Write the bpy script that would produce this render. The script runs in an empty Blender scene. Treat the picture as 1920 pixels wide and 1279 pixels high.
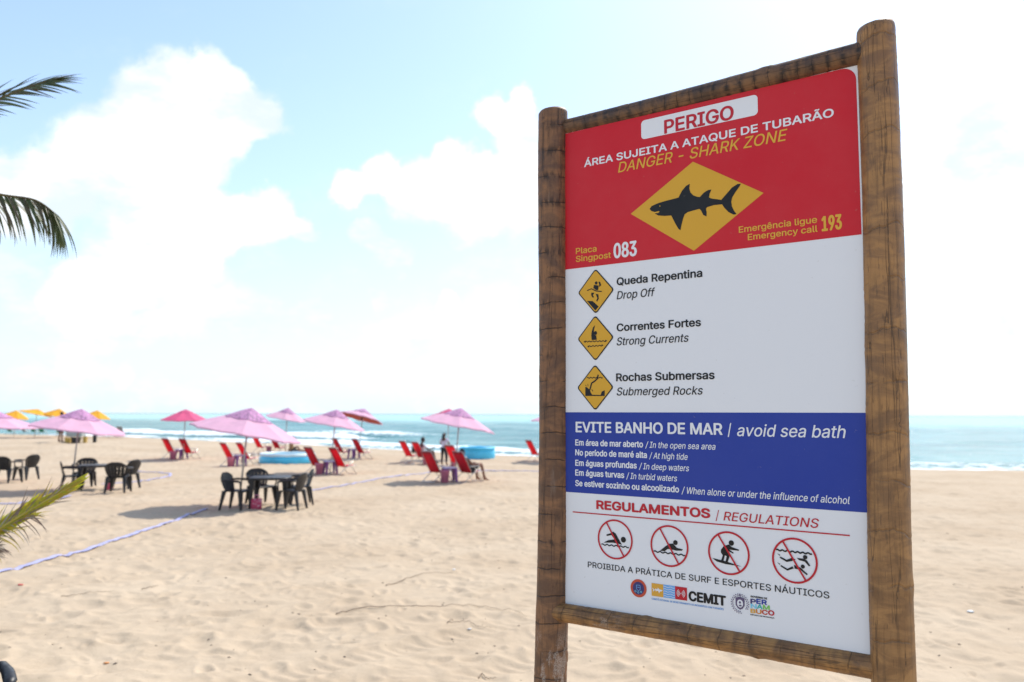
import bpy, bmesh, math, random
import numpy as np
from mathutils import Vector, Matrix
random.seed(7)
rng = np.random.RandomState(11)
R = math.radians
scene = bpy.context.scene
col = scene.collection

# ------------------------------------------------------------------ camera
cam_d = bpy.data.cameras.new("camera")
cam = bpy.data.objects.new("camera", cam_d); col.objects.link(cam)
cam_d.sensor_width = 36.0
cam_d.lens = 1500.0 / 1920.0 * 36.0
cam_d.clip_start = 0.05
cam_d.clip_end = 60000.0
cam.matrix_world = Matrix.Translation((0, 0, 2.2)) @ Matrix.Rotation(R(90 + 5.222), 4, 'X') @ Matrix.Rotation(R(0.2), 4, 'Z')
cam_d.dof.use_dof = True
cam_d.dof.focus_distance = 3.0
cam_d.dof.aperture_fstop = 2.6
scene.camera = cam

# ------------------------------------------------------------------ light
SUN_EL, SUN_AZ = 50.0, 36.9          # azimuth clockwise from +Y
world = bpy.data.worlds.new("World"); scene.world = world
world.use_nodes = True
sun_d = bpy.data.lights.new("sun", 'SUN'); sun = bpy.data.objects.new("sun", sun_d); col.objects.link(sun)
sun_d.energy = 2.4
sun_d.angle = R(1.2)
sun_d.color = (1.0, 0.95, 0.87)
sdir = Vector((math.cos(R(SUN_EL)) * math.sin(R(SUN_AZ)), math.cos(R(SUN_EL)) * math.cos(R(SUN_AZ)), math.sin(R(SUN_EL))))
sun.rotation_euler = sdir.to_track_quat('Z', 'Y').to_euler()
sun.location = sdir * 40
vs = scene.view_settings
scene.display_settings.display_device = 'sRGB'
vs.view_transform = 'Standard'; vs.look = 'None'; vs.gamma = 1.0; vs.use_curve_mapping = False
vs.exposure = 1.0

class NT:
    """small helper for node trees"""
    def __init__(self, tree): self.t = tree; self.n = tree.nodes; self.l = tree.links
    def new(self, typ, **kw):
        nd = self.n.new(typ)
        for k, v in kw.items(): setattr(nd, k, v)
        return nd
    def put(self, sock, v):
        if hasattr(v, 'node'): self.l.new(v, sock)
        elif v is not None:
            if isinstance(v, (tuple, list)) and len(v) == 3 and sock.type == 'RGBA': v = (*v, 1)
            sock.default_value = v
    def math(self, op, a, b=None, c=None, clamp=False):
        nd = self.new('ShaderNodeMath', operation=op); nd.use_clamp = clamp
        for s, v in zip(nd.inputs, (a, b, c)): self.put(s, v)
        return nd.outputs[0]
    def vmath(self, op, a, b=None):
        nd = self.new('ShaderNodeVectorMath', operation=op)
        self.put(nd.inputs[0], a)
        if b is not None:
            if op == 'SCALE': self.put(nd.inputs[3], b)
            else: self.put(nd.inputs[1], b)
        return nd.outputs['Value'] if op in ('DOT_PRODUCT', 'LENGTH') else nd.outputs[0]
    def maprange(self, v, a, b, c=0.0, d=1.0, smooth=True):
        nd = self.new('ShaderNodeMapRange'); nd.interpolation_type = 'SMOOTHSTEP' if smooth else 'LINEAR'
        for s, x in zip(nd.inputs, (v, a, b, c, d)): self.put(s, x)
        return nd.outputs[0]
    def mix(self, f, a, b, blend='MIX'):
        nd = self.new('ShaderNodeMix', data_type='RGBA', blend_type=blend); nd.clamp_factor = True
        self.put(nd.inputs[0], f); self.put(nd.inputs[6], a); self.put(nd.inputs[7], b)
        return nd.outputs[2]
    def noise(self, vec, scale, detail=4, rough=.5, dist=0.0):
        nd = self.new('ShaderNodeTexNoise')
        if vec is not None: self.l.new(vec, nd.inputs['Vector'])
        nd.inputs['Scale'].default_value = scale; nd.inputs['Detail'].default_value = detail
        nd.inputs['Roughness'].default_value = rough; nd.inputs['Distortion'].default_value = dist
        return nd
    def mapping(self, vec, scale=(1, 1, 1), rot=(0, 0, 0), loc=(0, 0, 0)):
        nd = self.new('ShaderNodeMapping'); self.l.new(vec, nd.inputs[0])
        nd.inputs['Scale'].default_value = scale; nd.inputs['Rotation'].default_value = rot; nd.inputs['Location'].default_value = loc
        return nd.outputs[0]

SKYG = 1.1
CLOUDS = [(-20.67, 21.88, 1.44, 0.9), (-22.83, 20.26, 1.99, 0.9), (-25.21, 18.11, 2.27, 0.9), (-27.66, 16.27, 2.27, 0.9), (-30.13, 14.45, 2.27, 0.9), (-32.63, 12.96, 2.27, 0.9), (-23.38, 17.52, 2.92, 0.9), (-20.4, 19.41, 2.06, 0.9), (-18.27, 18.97, 1.17, 0.9), (-25.89, 15.52, 2.06, 0.9), (-25.12, 12.57, 2.27, 0.9), (-22.65, 11.77, 2.58, 0.9), (-26.73, 9.68, 2.58, 0.9), (-20.14, 12.5, 1.72, 0.9), (-18.07, 13.13, 1.51, 0.9), (-16.31, 13.51, 1.24, 0.9), (-24.02, 9.21, 2.92, 0.9), (-28.61, 7.67, 2.06, 0.9), (-20.99, 7.64, 1.89, 0.5), (-17.87, 6.71, 1.55, 0.5), (-14.66, 6.28, 1.17, 0.5), (-14.47, 12.54, 0.69, 0.9), (1.32, 22.08, 0.96, 0.9), (-1.24, 21.37, 1.17, 0.9), (-3.88, 18.29, 1.17, 0.9), (0.93, 19.42, 2.06, 0.9), (-9.16, 17.01, 1.31, 0.9), (-11.59, 15.72, 1.1, 0.9), (-6.65, 16.02, 1.89, 0.9), (-3.15, 15.38, 2.23, 0.9), (0.74, 15.78, 2.75, 0.9), (7.33, 14.94, 3.78, 0.9), (14.8, 13.16, 4.47, 0.9), (-10.01, 12.21, 1.1, 0.9), (-8.67, 10.95, 1.1, 0.9), (-10.11, 7.79, 0.69, 0.5), (-4.24, 8.41, 0.82, 0.9), (31.24, 17.66, 1.72, 0.9), (29.12, 16.56, 1.65, 0.9), (32.82, 15.04, 2.06, 0.9), (27.97, 14.43, 2.4, 0.9), (31.14, 12.4, 2.4, 0.9), (28.88, 7.34, 2.75, 0.5), (31.66, 5.19, 2.06, 0.5), (-29.01, 3.62, 0.76, 0.5), (-25.84, 3.63, 0.76, 0.5), (-7.63, 5.13, 2.06, 0.5), (-1.16, 6.73, 2.4, 0.5)]
def build_world():
    w = NT(world.node_tree)
    for n in list(w.n): w.n.remove(n)
    out = w.new('ShaderNodeOutputWorld'); bg = w.new('ShaderNodeBackground')
    w.l.new(bg.outputs[0], out.inputs[0])
    bg.inputs['Strength'].default_value = 0.10
    sky = w.new('ShaderNodeTexSky'); sky.sky_type = 'NISHITA'; sky.sun_disc = False
    sky.sun_elevation = R(SUN_EL); sky.sun_rotation = R(SUN_AZ)
    sky.air_density = 1.0; sky.dust_density = 1.0; sky.ozone_density = 1.0
    tc = w.new('ShaderNodeTexCoord'); d = tc.outputs['Generated']
    sep = w.new('ShaderNodeSeparateXYZ'); w.l.new(d, sep.inputs[0])
    # billowing edge: the direction is warped by fractal noise before the cloud masses are measured
    wn = w.noise(d, 5.0, 9, .62)
    warp = w.vmath('SCALE', w.vmath('SUBTRACT', wn.outputs['Color'], (.5, .5, .5)), .15)
    wd = w.vmath('NORMALIZE', w.vmath('ADD', d, warp))
    total = None
    for az, el, rad, wt in CLOUDS:
        v = (math.sin(R(az)) * math.cos(R(el)), math.cos(R(az)) * math.cos(R(el)), math.sin(R(el)))
        dt = w.vmath('DOT_PRODUCT', wd, v)
        m = w.maprange(dt, math.cos(R(rad * 1.55)), math.cos(R(rad * .45)), 0.0, wt)
        total = m if total is None else w.math('ADD', total, m)
    fb = w.noise(w.mapping(d, (1, 1, 2.0)), 3.2, 9, .6)
    fine = w.noise(w.mapping(d, (1, 1, 1.7)), 9.0, 8, .65)
    t2 = w.math('ADD', total, w.math('MULTIPLY', w.math('SUBTRACT', fine.outputs[0], .5), .9))
    m1 = w.maprange(t2, .02, 1.0, 0.0, .92)
    # the rest of the sky, beyond the clouds in view, carries the same broken cumulus
    away = w.maprange(sep.outputs['Y'], .75, .35)
    m2 = w.math('MULTIPLY', w.maprange(fb.outputs[0], .54, .70), away)
    # thin veil low over the sea
    low = w.maprange(sep.outputs['Z'], .36, .0)
    m3 = w.math('MULTIPLY', w.maprange(fine.outputs[0], .45, .7), w.math('MULTIPLY', low, .55))
    mask = w.math('MAXIMUM', w.math('MAXIMUM', m1, m2), m3)
    shade = w.noise(w.mapping(d, (1, 1, 2.2)), 7.0, 6, .6)
    cloud = w.mix(w.maprange(shade.outputs[0], .36, .56), (4.45, 4.95, 5.25), (6.2, 6.2, 6.2))
    hz = w.math('POWER', w.math('SUBTRACT', 1.0, w.math('ABSOLUTE', sep.outputs['Z'])), 4.2)
    base = w.mix(w.math('MULTIPLY_ADD', hz, .74, .11), w.mix(1.0, sky.outputs[0], (SKYG, SKYG * 1.07, SKYG * 1.15), 'MULTIPLY'), (4.35, 5.3, 5.95))
    w.l.new(w.mix(mask, base, cloud), bg.inputs['Color'])


build_world()

# ------------------------------------------------------------------ helpers
def tag(o, label=None, cat=None, group=None, kind=None):
    if label: o['label'] = label
    if cat: o['category'] = cat
    if group: o['group'] = group
    if kind: o['kind'] = kind
    return o
def empty(name, loc, rz=0.0, label=None, cat=None, group=None):
    o = bpy.data.objects.new(name, None); col.objects.link(o)
    o.location = loc; o.rotation_euler = (0, 0, rz); o.empty_display_size = .1
    return tag(o, label, cat, group)
def copy_tree(o, parent=None):
    c = o.copy(); col.objects.link(c); c.parent = parent
    for ch in list(o.children): copy_tree(ch, c)
    return c
class MB:
    """collects vertices and faces, then links them as one mesh object"""
    def __init__(self): self.v = []; self.f = []
    def box(self, c, s, rz=0.0, M=None):
        b = len(self.v)
        for x in (-.5, .5):
            for y in (-.5, .5):
                for z in (-.5, .5):
                    p = Vector((x * s[0], y * s[1], z * s[2]))
                    if rz: p = Matrix.Rotation(rz, 3, 'Z') @ p
                    if M is not None: p = M @ p
                    self.v.append(tuple(p + Vector(c)))
        self.f += [tuple(b + i for i in q) for q in ((0, 1, 3, 2), (4, 6, 7, 5), (0, 4, 5, 1), (2, 3, 7, 6), (0, 2, 6, 4), (1, 5, 7, 3))]
    def taper(self, p0, p1, s0, s1):
        """box section bar from p0 to p1 with end sizes (w, d) kept level"""
        b = len(self.v)
        for p, s in ((p0, s0), (p1, s1)):
            for x, y in ((-.5, -.5), (.5, -.5), (.5, .5), (-.5, .5)):
                self.v.append((p[0] + x * s[0], p[1] + y * s[1], p[2]))
        self.f += [tuple(b + i for i in q) for q in ((3, 2, 1, 0), (4, 5, 6, 7), (0, 1, 5, 4), (1, 2, 6, 5), (2, 3, 7, 6), (3, 0, 4, 7))]
    def tube(self, pts, r, n=8, cap=True, sx=1.0):
        pts = [Vector(p) for p in pts]; rr = r if isinstance(r, (list, tuple)) else [r] * len(pts)
        b0 = len(self.v); up = None
        for i, p in enumerate(pts):
            t = (pts[min(i + 1, len(pts) - 1)] - pts[max(i - 1, 0)]).normalized()
            if up is None:
                up = Vector((0, 0, 1)) if abs(t.z) < .9 else Vector((1, 0, 0))
            a = t.cross(up).normalized(); bb = a.cross(t).normalized(); up = bb
            for k in range(n):
                an = 2 * math.pi * k / n
                self.v.append(tuple(p + (a * math.cos(an) * sx + bb * math.sin(an)) * rr[i]))
        for i in range(len(pts) - 1):
            for k in range(n):
                k2 = (k + 1) % n
                self.f.append((b0 + i * n + k, b0 + i * n + k2, b0 + (i + 1) * n + k2, b0 + (i + 1) * n + k))
        if cap:
            self.f.append(tuple(b0 + k for k in reversed(range(n))))
            e = b0 + (len(pts) - 1) * n
            self.f.append(tuple(e + k for k in range(n)))
    def grid(self, P, closed_u=False):
        """P[i][j] points -> quads"""
        b = len(self.v); ni, nj = len(P), len(P[0])
        for row in P: self.v += [tuple(p) for p in row]
        for i in range(ni - (0 if closed_u else 1)):
            for j in range(nj - 1):
                i2 = (i + 1) % ni
                self.f.append((b + i * nj + j, b + i2 * nj + j, b + i2 * nj + j + 1, b + i * nj + j + 1))
    def poly(self, pts, y=None):
        b = len(self.v); self.v += [tuple(p) for p in pts]; self.f.append(tuple(range(b, b + len(pts))))
    def mesh(self, name, mat=None, smooth=False):
        me = bpy.data.meshes.new(name); me.from_pydata(self.v, [], self.f); me.update()
        if mat: me.materials.append(mat)
        if smooth: me.polygons.foreach_set('use_smooth', [True] * len(me.polygons))
        return me
    def build(self, name, mat=None, parent=None, smooth=False, bevel=0.0, solid=0.0, loc=None):
        return link(name, self.mesh(name, mat, smooth), parent, bevel, solid, loc)
def link(name, me, parent=None, bevel=0.0, solid=0.0, loc=None):
    o = bpy.data.objects.new(name, me); col.objects.link(o)
    if parent: o.parent = parent
    if loc: o.location = loc
    if solid:
        m = o.modifiers.new('solid', 'SOLIDIFY'); m.thickness = solid; m.offset = 0
    if bevel:
        m = o.modifiers.new('bevel', 'BEVEL'); m.width = bevel; m.segments = 2; m.limit_method = 'ANGLE'
    return o

def mat(name, color, rough=.6, spec=.5, var=0.0, vscale=8.0, bump=0.0, bscale=60.0, metal=0.0, transl=0.0, sheen=0.0, coat=0.0):
    m = bpy.data.materials.new(name); m.use_nodes = True
    t = NT(m.node_tree); b = t.n['Principled BSDF']
    b.inputs['Base Color'].default_value = (*color, 1); b.inputs['Roughness'].default_value = rough
    b.inputs['Specular IOR Level'].default_value = spec; b.inputs['Metallic'].default_value = metal
    if coat: b.inputs['Coat Weight'].default_value = coat
    tc = t.new('ShaderNodeTexCoord')
    if var:
        n = t.noise(tc.outputs['Object'], vscale, 5, .6)
        f = t.maprange(n.outputs[0], .3, .7)
        lo = tuple(max(0, c * (1 - var)) for c in color); hi = tuple(min(1, c * (1 + var * .7)) for c in color)
        t.put(b.inputs['Base Color'], t.mix(f, lo, hi))
        t.put(b.inputs['Roughness'], t.maprange(n.outputs[0], .3, .7, max(.05, rough - .1), min(1, rough + .12)))
    if bump:
        n = t.noise(tc.outputs['Object'], bscale, 4, .6)
        bn = t.new('ShaderNodeBump'); bn.inputs['Strength'].default_value = bump; bn.inputs['Distance'].default_value = .01
        t.l.new(n.outputs[0], bn.inputs['Height']); t.l.new(bn.outputs[0], b.inputs['Normal'])
    if transl:
        tr = t.new('ShaderNodeBsdfTranslucent'); src = b.inputs['Base Color']
        if src.is_linked: t.l.new(src.links[0].from_socket, tr.inputs[0])
        else: tr.inputs[0].default_value = (*color, 1)
        mx = t.new('ShaderNodeMixShader'); mx.inputs[0].default_value = transl
        o = t.n['Material Output']; t.l.new(b.outputs[0], mx.inputs[1]); t.l.new(tr.outputs[0], mx.inputs[2]); t.l.new(mx.outputs[0], o.inputs[0])
    return m

# ------------------------------------------------------------------ numpy noise
def lattice(n, seed):
    return np.random.RandomState(seed).rand(n, n)
_lat = {}
def vnoise(x, y, seed=0):
    L = _lat.setdefault(seed, lattice(256, seed))
    xi = np.floor(x).astype(int); yi = np.floor(y).astype(int); fx = x - xi; fy = y - yi
    fx = fx * fx * fx * (fx * (fx * 6 - 15) + 10); fy = fy * fy * fy * (fy * (fy * 6 - 15) + 10)
    a = L[xi & 255, yi & 255]; b = L[(xi + 1) & 255, yi & 255]; c = L[xi & 255, (yi + 1) & 255]; d = L[(xi + 1) & 255, (yi + 1) & 255]
    return (a * (1 - fx) + b * fx) * (1 - fy) + (c * (1 - fx) + d * fx) * fy - .5
def fbm(x, y, octs=4, seed=0, gain=.5):
    s = 0; a = 1.0; f = 1.0
    for o in range(octs):
        s = s + a * vnoise(x * f + 17.3 * o, y * f - 9.1 * o, seed + o); a *= gain; f *= 2.03
    return s
SHORE = np.array([(200, 21), (60, 30.5), (21.9, 34.0), (16.7, 34.4), (0, 44.3), (-15.5, 58.8), (-36.7, 75.9), (-53.3, 84.5), (-140, 122), (-500, 270)], float)
def shore_d(x, y):
    """signed distance to the waterline, positive out at sea"""
    best = np.full(np.shape(x), 1e9); sgn = np.ones(np.shape(x))
    for a, b in zip(SHORE[:-1], SHORE[1:]):
        ab = b - a; t = np.clip(((x - a[0]) * ab[0] + (y - a[1]) * ab[1]) / (ab @ ab), 0, 1)
        dx = x - a[0] - ab[0] * t; dy = y - a[1] - ab[1] * t; d = np.hypot(dx, dy)
        cr = ab[0] * (y - a[1]) - ab[1] * (x - a[0])
        m = d < best; best = np.where(m, d, best); sgn = np.where(m, np.where(cr < 0, 1, -1), sgn)
    return best * sgn
SEA = -0.30
def sand_base(x, y):
    d = shore_d(x, y) + .8 * vnoise(x * .15, y * .15, 91) 
    z = 0.0
    dd = np.clip(d + 1.0, 0, 60)
    z = z - np.minimum(.13 * dd, .7 + .01 * dd)
    z = z + .45 * np.exp(-(((x + 27) / 9.0) ** 2 + ((y - 49) / 8.0) ** 2))     # low berm on the left
    z = z + .05 * fbm(x * .12, y * .12, 3, 5) * np.clip(-d / 6, 0, 1)
    return z
def gz(x, y):
    return float(sand_base(np.array([float(x)]), np.array([float(y)]))[0])
def polar(angles, radii):
    A, Rr = np.meshgrid(angles, radii)
    return Rr * np.sin(A), Rr * np.cos(A)
def grid_mesh(name, X, Y, Z, m, smooth=True):
    ni, nj = X.shape
    me = bpy.data.meshes.new(name)
    co = np.stack([X, Y, Z], -1).reshape(-1, 3).astype(np.float32)
    idx = np.arange(ni * nj).reshape(ni, nj)
    q = np.stack([idx[:-1, :-1], idx[:-1, 1:], idx[1:, 1:], idx[1:, :-1]], -1).reshape(-1, 4)
    q = q[:, ::-1] 
    me.vertices.add(len(co)); me.vertices.foreach_set('co', co.ravel())
    me.loops.add(q.size); me.loops.foreach_set('vertex_index', q.ravel().astype(np.int32))
    me.polygons.add(len(q)); me.polygons.foreach_set('loop_start', np.arange(0, q.size, 4, dtype=np.int32))
    me.polygons.foreach_set('loop_total', np.full(len(q), 4, np.int32)) if hasattr(me.polygons[0], 'loop_total') else None
    me.update(calc_edges=True); me.validate()
    me.polygons.foreach_set('use_smooth', [smooth] * len(me.polygons))
    me.materials.append(m)
    return me

# ------------------------------------------------------------------ sand
def sand_material():
    m = bpy.data.materials.new('dry_sand'); m.use_nodes = True
    t = NT(m.node_tree); b = t.n['Principled BSDF']
    tc = t.new('ShaderNodeTexCoord'); g = tc.outputs['Object']
    big = t.noise(g, .35, 5, .6); mid = t.noise(g, 2.6, 6, .65); grain = t.noise(g, 260, 2, .7)
    c = t.mix(t.maprange(big.outputs[0], .3, .7), (.455, .347, .236), (.52, .412, .292))
    c = t.mix(t.math('MULTIPLY', t.maprange(mid.outputs[0], .5, .75), .35), c, (.40, .30, .205))
    c = t.mix(t.math('MULTIPLY', t.maprange(grain.outputs[0], .56, .75), .35), c, (.28, .2, .13))
    spk = t.new('ShaderNodeTexVoronoi'); t.l.new(g, spk.inputs['Vector']); spk.inputs['Scale'].default_value = 5.5
    c = t.mix(t.math('MULTIPLY', t.maprange(spk.outputs['Distance'], .05, .02), t.maprange(mid.outputs[0], .5, .55)), c, (.13, .085, .05))
    wet = t.new('ShaderNodeAttribute'); wet.attribute_name = 'wet'
    c = t.mix(wet.outputs['Fac'], c, (.30, .235, .165))
    t.put(b.inputs['Base Color'], c)
    t.put(b.inputs['Roughness'], t.maprange(wet.outputs['Fac'], 0, 1, .95, .35))
    b.inputs['Specular IOR Level'].default_value = .15
    n2 = t.noise(g, 22, 6, .7)
    bn = t.new('ShaderNodeBump'); bn.inputs['Strength'].default_value = .45; bn.inputs['Distance'].default_value = .022
    t.l.new(n2.outputs[0], bn.inputs['Height'])
    bn2 = t.new('ShaderNodeBump'); bn2.inputs['Strength'].default_value = .4; bn2.inputs['Distance'].default_value = .002
    t.l.new(grain.outputs[0], bn2.inputs['Height']); t.l.new(bn.outputs[0], bn2.inputs['Normal'])
    t.l.new(bn2.outputs[0], b.inputs['Normal'])
    return m
def hashcell(ix, iy, k):
    h = (ix * 374761393 + iy * 668265263 + k * 2147483647) & 0xffffffff
    h = ((h ^ (h >> 13)) * 1274126177) & 0xffffffff
    return ((h ^ (h >> 16)) & 0xffff) / 65535.0
def dents(x, y, cell, rad, depth, keep, seed):
    out = np.zeros_like(x); cx = np.floor(x / cell).astype(np.int64); cy = np.floor(y / cell).astype(np.int64)
    for i in (-1, 0, 1):
        for j in (-1, 0, 1):
            ix, iy = cx + i, cy + j
            px = (ix + hashcell(ix, iy, 1 + seed)) * cell; py = (iy + hashcell(ix, iy, 2 + seed)) * cell
            an = hashcell(ix, iy, 3 + seed) * 6.283; el = 1.3 + .9 * hashcell(ix, iy, 4 + seed)
            rr = rad * (.6 + .8 * hashcell(ix, iy, 5 + seed)); on = hashcell(ix, iy, 6 + seed) < keep
            dx, dy = x - px, y - py
            a = (dx * np.cos(an) + dy * np.sin(an)) / (rr * el); b = (-dx * np.sin(an) + dy * np.cos(an)) / rr
            q = a * a + b * b
            h = -np.exp(-q * 1.5) + .55 * np.exp(-(np.sqrt(q) - 1.35) ** 2 * 6)
            out += np.where(on, h * depth * (.5 + hashcell(ix, iy, 7 + seed)), 0)
    return out
def sand_relief(x, y):
    wx = x + .18 * vnoise(x * 2.1, y * 2.1, 41); wy = y + .18 * vnoise(x * 2.1, y * 2.1, 42)
    z = .05 * fbm(x * .8, y * .8, 3, 20) + .028 * fbm(x * 3.2, y * 3.2, 3, 30, .55)
    fp = dents(wx, wy, .42, .11, .021, .75, 0) + dents(wx, wy, .27, .06, .012, .6, 50)
    # two smooth wheel tracks run across the near sand
    for (ax, ay, bx, by) in ((-2.6, 6.3, 1.2, 9.9), (-1.4, 6.0, 2.4, 9.5)):
        ux, uy = bx - ax, by - ay; L = math.hypot(ux, uy); ux, uy = ux / L, uy / L
        s = (x - ax) * ux + (y - ay) * uy; q = -(x - ax) * uy + (y - ay) * ux + .12 * np.sin(s * .5)
        k = np.exp(-(q / .16) ** 4) * np.clip((s + 1) / 1.0, 0, 1) * np.clip((L + 2 - s) / 2, 0, 1)
        fp = fp * (1 - .85 * k) - .022 * k + .008 * k * np.sin(s * 42 + q * 9) + .016 * np.exp(-((np.abs(q) - .24) / .06) ** 2) * (k.max() > 0) * np.clip((s + 1), 0, 1) * np.clip(L + 2 - s, 0, 1)
    return .85 * (z + fp)
def build_sand():
    m = sand_material()
    fine = np.radians(np.linspace(-43, 43, 900))
    coarse = np.radians(np.linspace(43, 317, 90))[1:]
    ang = np.concatenate([fine, coarse])
    rad = np.concatenate([[0.02, .6, 1.2, 2, 3], np.geomspace(4, 34, 560), np.geomspace(34, 130, 150)[1:], [180, 260, 400]])
    X, Y = polar(ang, rad)
    Z = sand_base(X, Y)
    d = shore_d(X, Y)
    fade = np.clip((-d + 1) / 5, .12, 1)
    Z = Z + sand_relief(X, Y) * fade
    me = grid_mesh('sand', X, Y, Z, m)
    a = me.attributes.new('wet', 'FLOAT', 'POINT')
    a.data.foreach_set('value', np.clip((d + 1.2) / 1.6, 0, 1).ravel().astype(np.float32))
    o = bpy.data.objects.new('sand', me); col.objects.link(o); tag(o, kind='structure')
build_sand()

# ------------------------------------------------------------------ sea
def sea_material():
    m = bpy.data.materials.new('sea_water'); m.use_nodes = True
    t = NT(m.node_tree); b = t.n['Principled BSDF']
    tc = t.new('ShaderNodeTexCoord'); g = tc.outputs['Object']
    at = t.new('ShaderNodeAttribute'); at.attribute_name = 'foam'
    dp = t.new('ShaderNodeAttribute'); dp.attribute_name = 'shelf'
    n = t.noise(t.mapping(g, (.03, .12, 1), (0, 0, R(-25))), 1.0, 6, .6)
    deep = t.mix(t.maprange(n.outputs[0], .35, .65), (.045, .185, .19), (.115, .29, .285))
    c = t.mix(dp.outputs['Fac'], deep, (.25, .52, .48))
    fn = t.noise(g, 1.3, 7, .7)
    f = t.maprange(t.math('ADD', at.outputs['Fac'], t.math('MULTIPLY', t.math('SUBTRACT', fn.outputs[0], .5), 1.1)), .40, .62)
    t.put(b.inputs['Base Color'], t.mix(f, c, (.84, .87, .88)))
    t.put(b.inputs['Roughness'], t.maprange(f, 0, 1, .22, .85))
    b.inputs['IOR'].default_value = 1.33; b.inputs['Specular IOR Level'].default_value = .3
    n1 = t.noise(t.mapping(g, (.5, 1.2, 1), (0, 0, R(-35))), 1.0, 7, .65)
    bn = t.new('ShaderNodeBump'); bn.inputs['Strength'].default_value = .8; bn.inputs['Distance'].default_value = .35
    t.l.new(n1.outputs[0], bn.inputs['Height']); t.l.new(bn.outputs[0], b.inputs['Normal'])
    return m
def build_sea():
    m = sea_material()
    fine = np.radians(np.linspace(-43, 43, 520)); coarse = np.radians(np.linspace(43, 317, 60))[1:]
    ang = np.concatenate([fine, coarse])
    rad = np.concatenate([[5, 20], np.geomspace(28, 420, 520), np.geomspace(420, 30000, 60)[1:]])
    X, Y = polar(ang, rad)
    d = shore_d(X, Y)
    wob = 5.5 * fbm(X * .035, Y * .035, 3, 60) + 1.2 * vnoise(X * .2, Y * .2, 66)
    ph = (d + wob)
    Z = np.full(X.shape, SEA); F = np.zeros_like(X)
    for c0, amp, wid, fo in ((7, .22, 1.5, 1.0), (16, .42, 2.0, .95), (27, .5, 2.6, .62), (41, .5, 3.2, .40), (60, .5, 4.0, .28), (84, .5, 5.0, .2), (112, .45, 6, .12), (150, .4, 7, .1)):
        seg = np.clip(.55 + 1.7 * fbm(X * .045 + c0, Y * .045, 3, 70 + int(c0)), .12, 1.25) * np.clip(.75 - X / 50, .45, 1)
        q = (ph - c0) / wid
        Z = Z + amp * seg * np.exp(-q * q) - amp * .45 * seg * np.exp(-((ph - c0 + wid * 1.9) / (wid * 1.2)) ** 2)
        F = np.maximum(F, fo * np.clip(seg, 0, 1) * np.exp(-((q + .35) / .75) ** 2))
        F = np.maximum(F, .38 * fo * np.clip(seg, 0, 1) * np.exp(-np.clip(ph - c0, 0, 99) / (wid * 1.6)) * (ph > c0))
    chop = np.clip(d / 10, 0, 1) * np.exp(-np.clip(d - 250, 0, None) / 150)
    Z = Z + .13 * fbm(X * .35, Y * .35, 3, 80) * chop
    F = np.maximum(F, np.clip(1 - (d + .8 * vnoise(X * .5, Y * .5, 88)) / 11.0, 0, 1))
    F = np.where(d > 260, 0, F)
    shelf = np.clip((d - 110) / 90, 0, 1) * (.9 + .4 * vnoise(X * .004, Y * .004, 90)) * np.clip(1 - (d - 900) / 700, 0.1, 1)
    me = grid_mesh('sea', X, Y, Z, m)
    for nm, A in (('foam', F), ('shelf', np.clip(shelf, 0, 1))):
        a = me.attributes.new(nm, 'FLOAT', 'POINT'); a.data.foreach_set('value', A.ravel().astype(np.float32))
    o = bpy.data.objects.new('sea', me); col.objects.link(o); tag(o, kind='structure')
build_sea()

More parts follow.
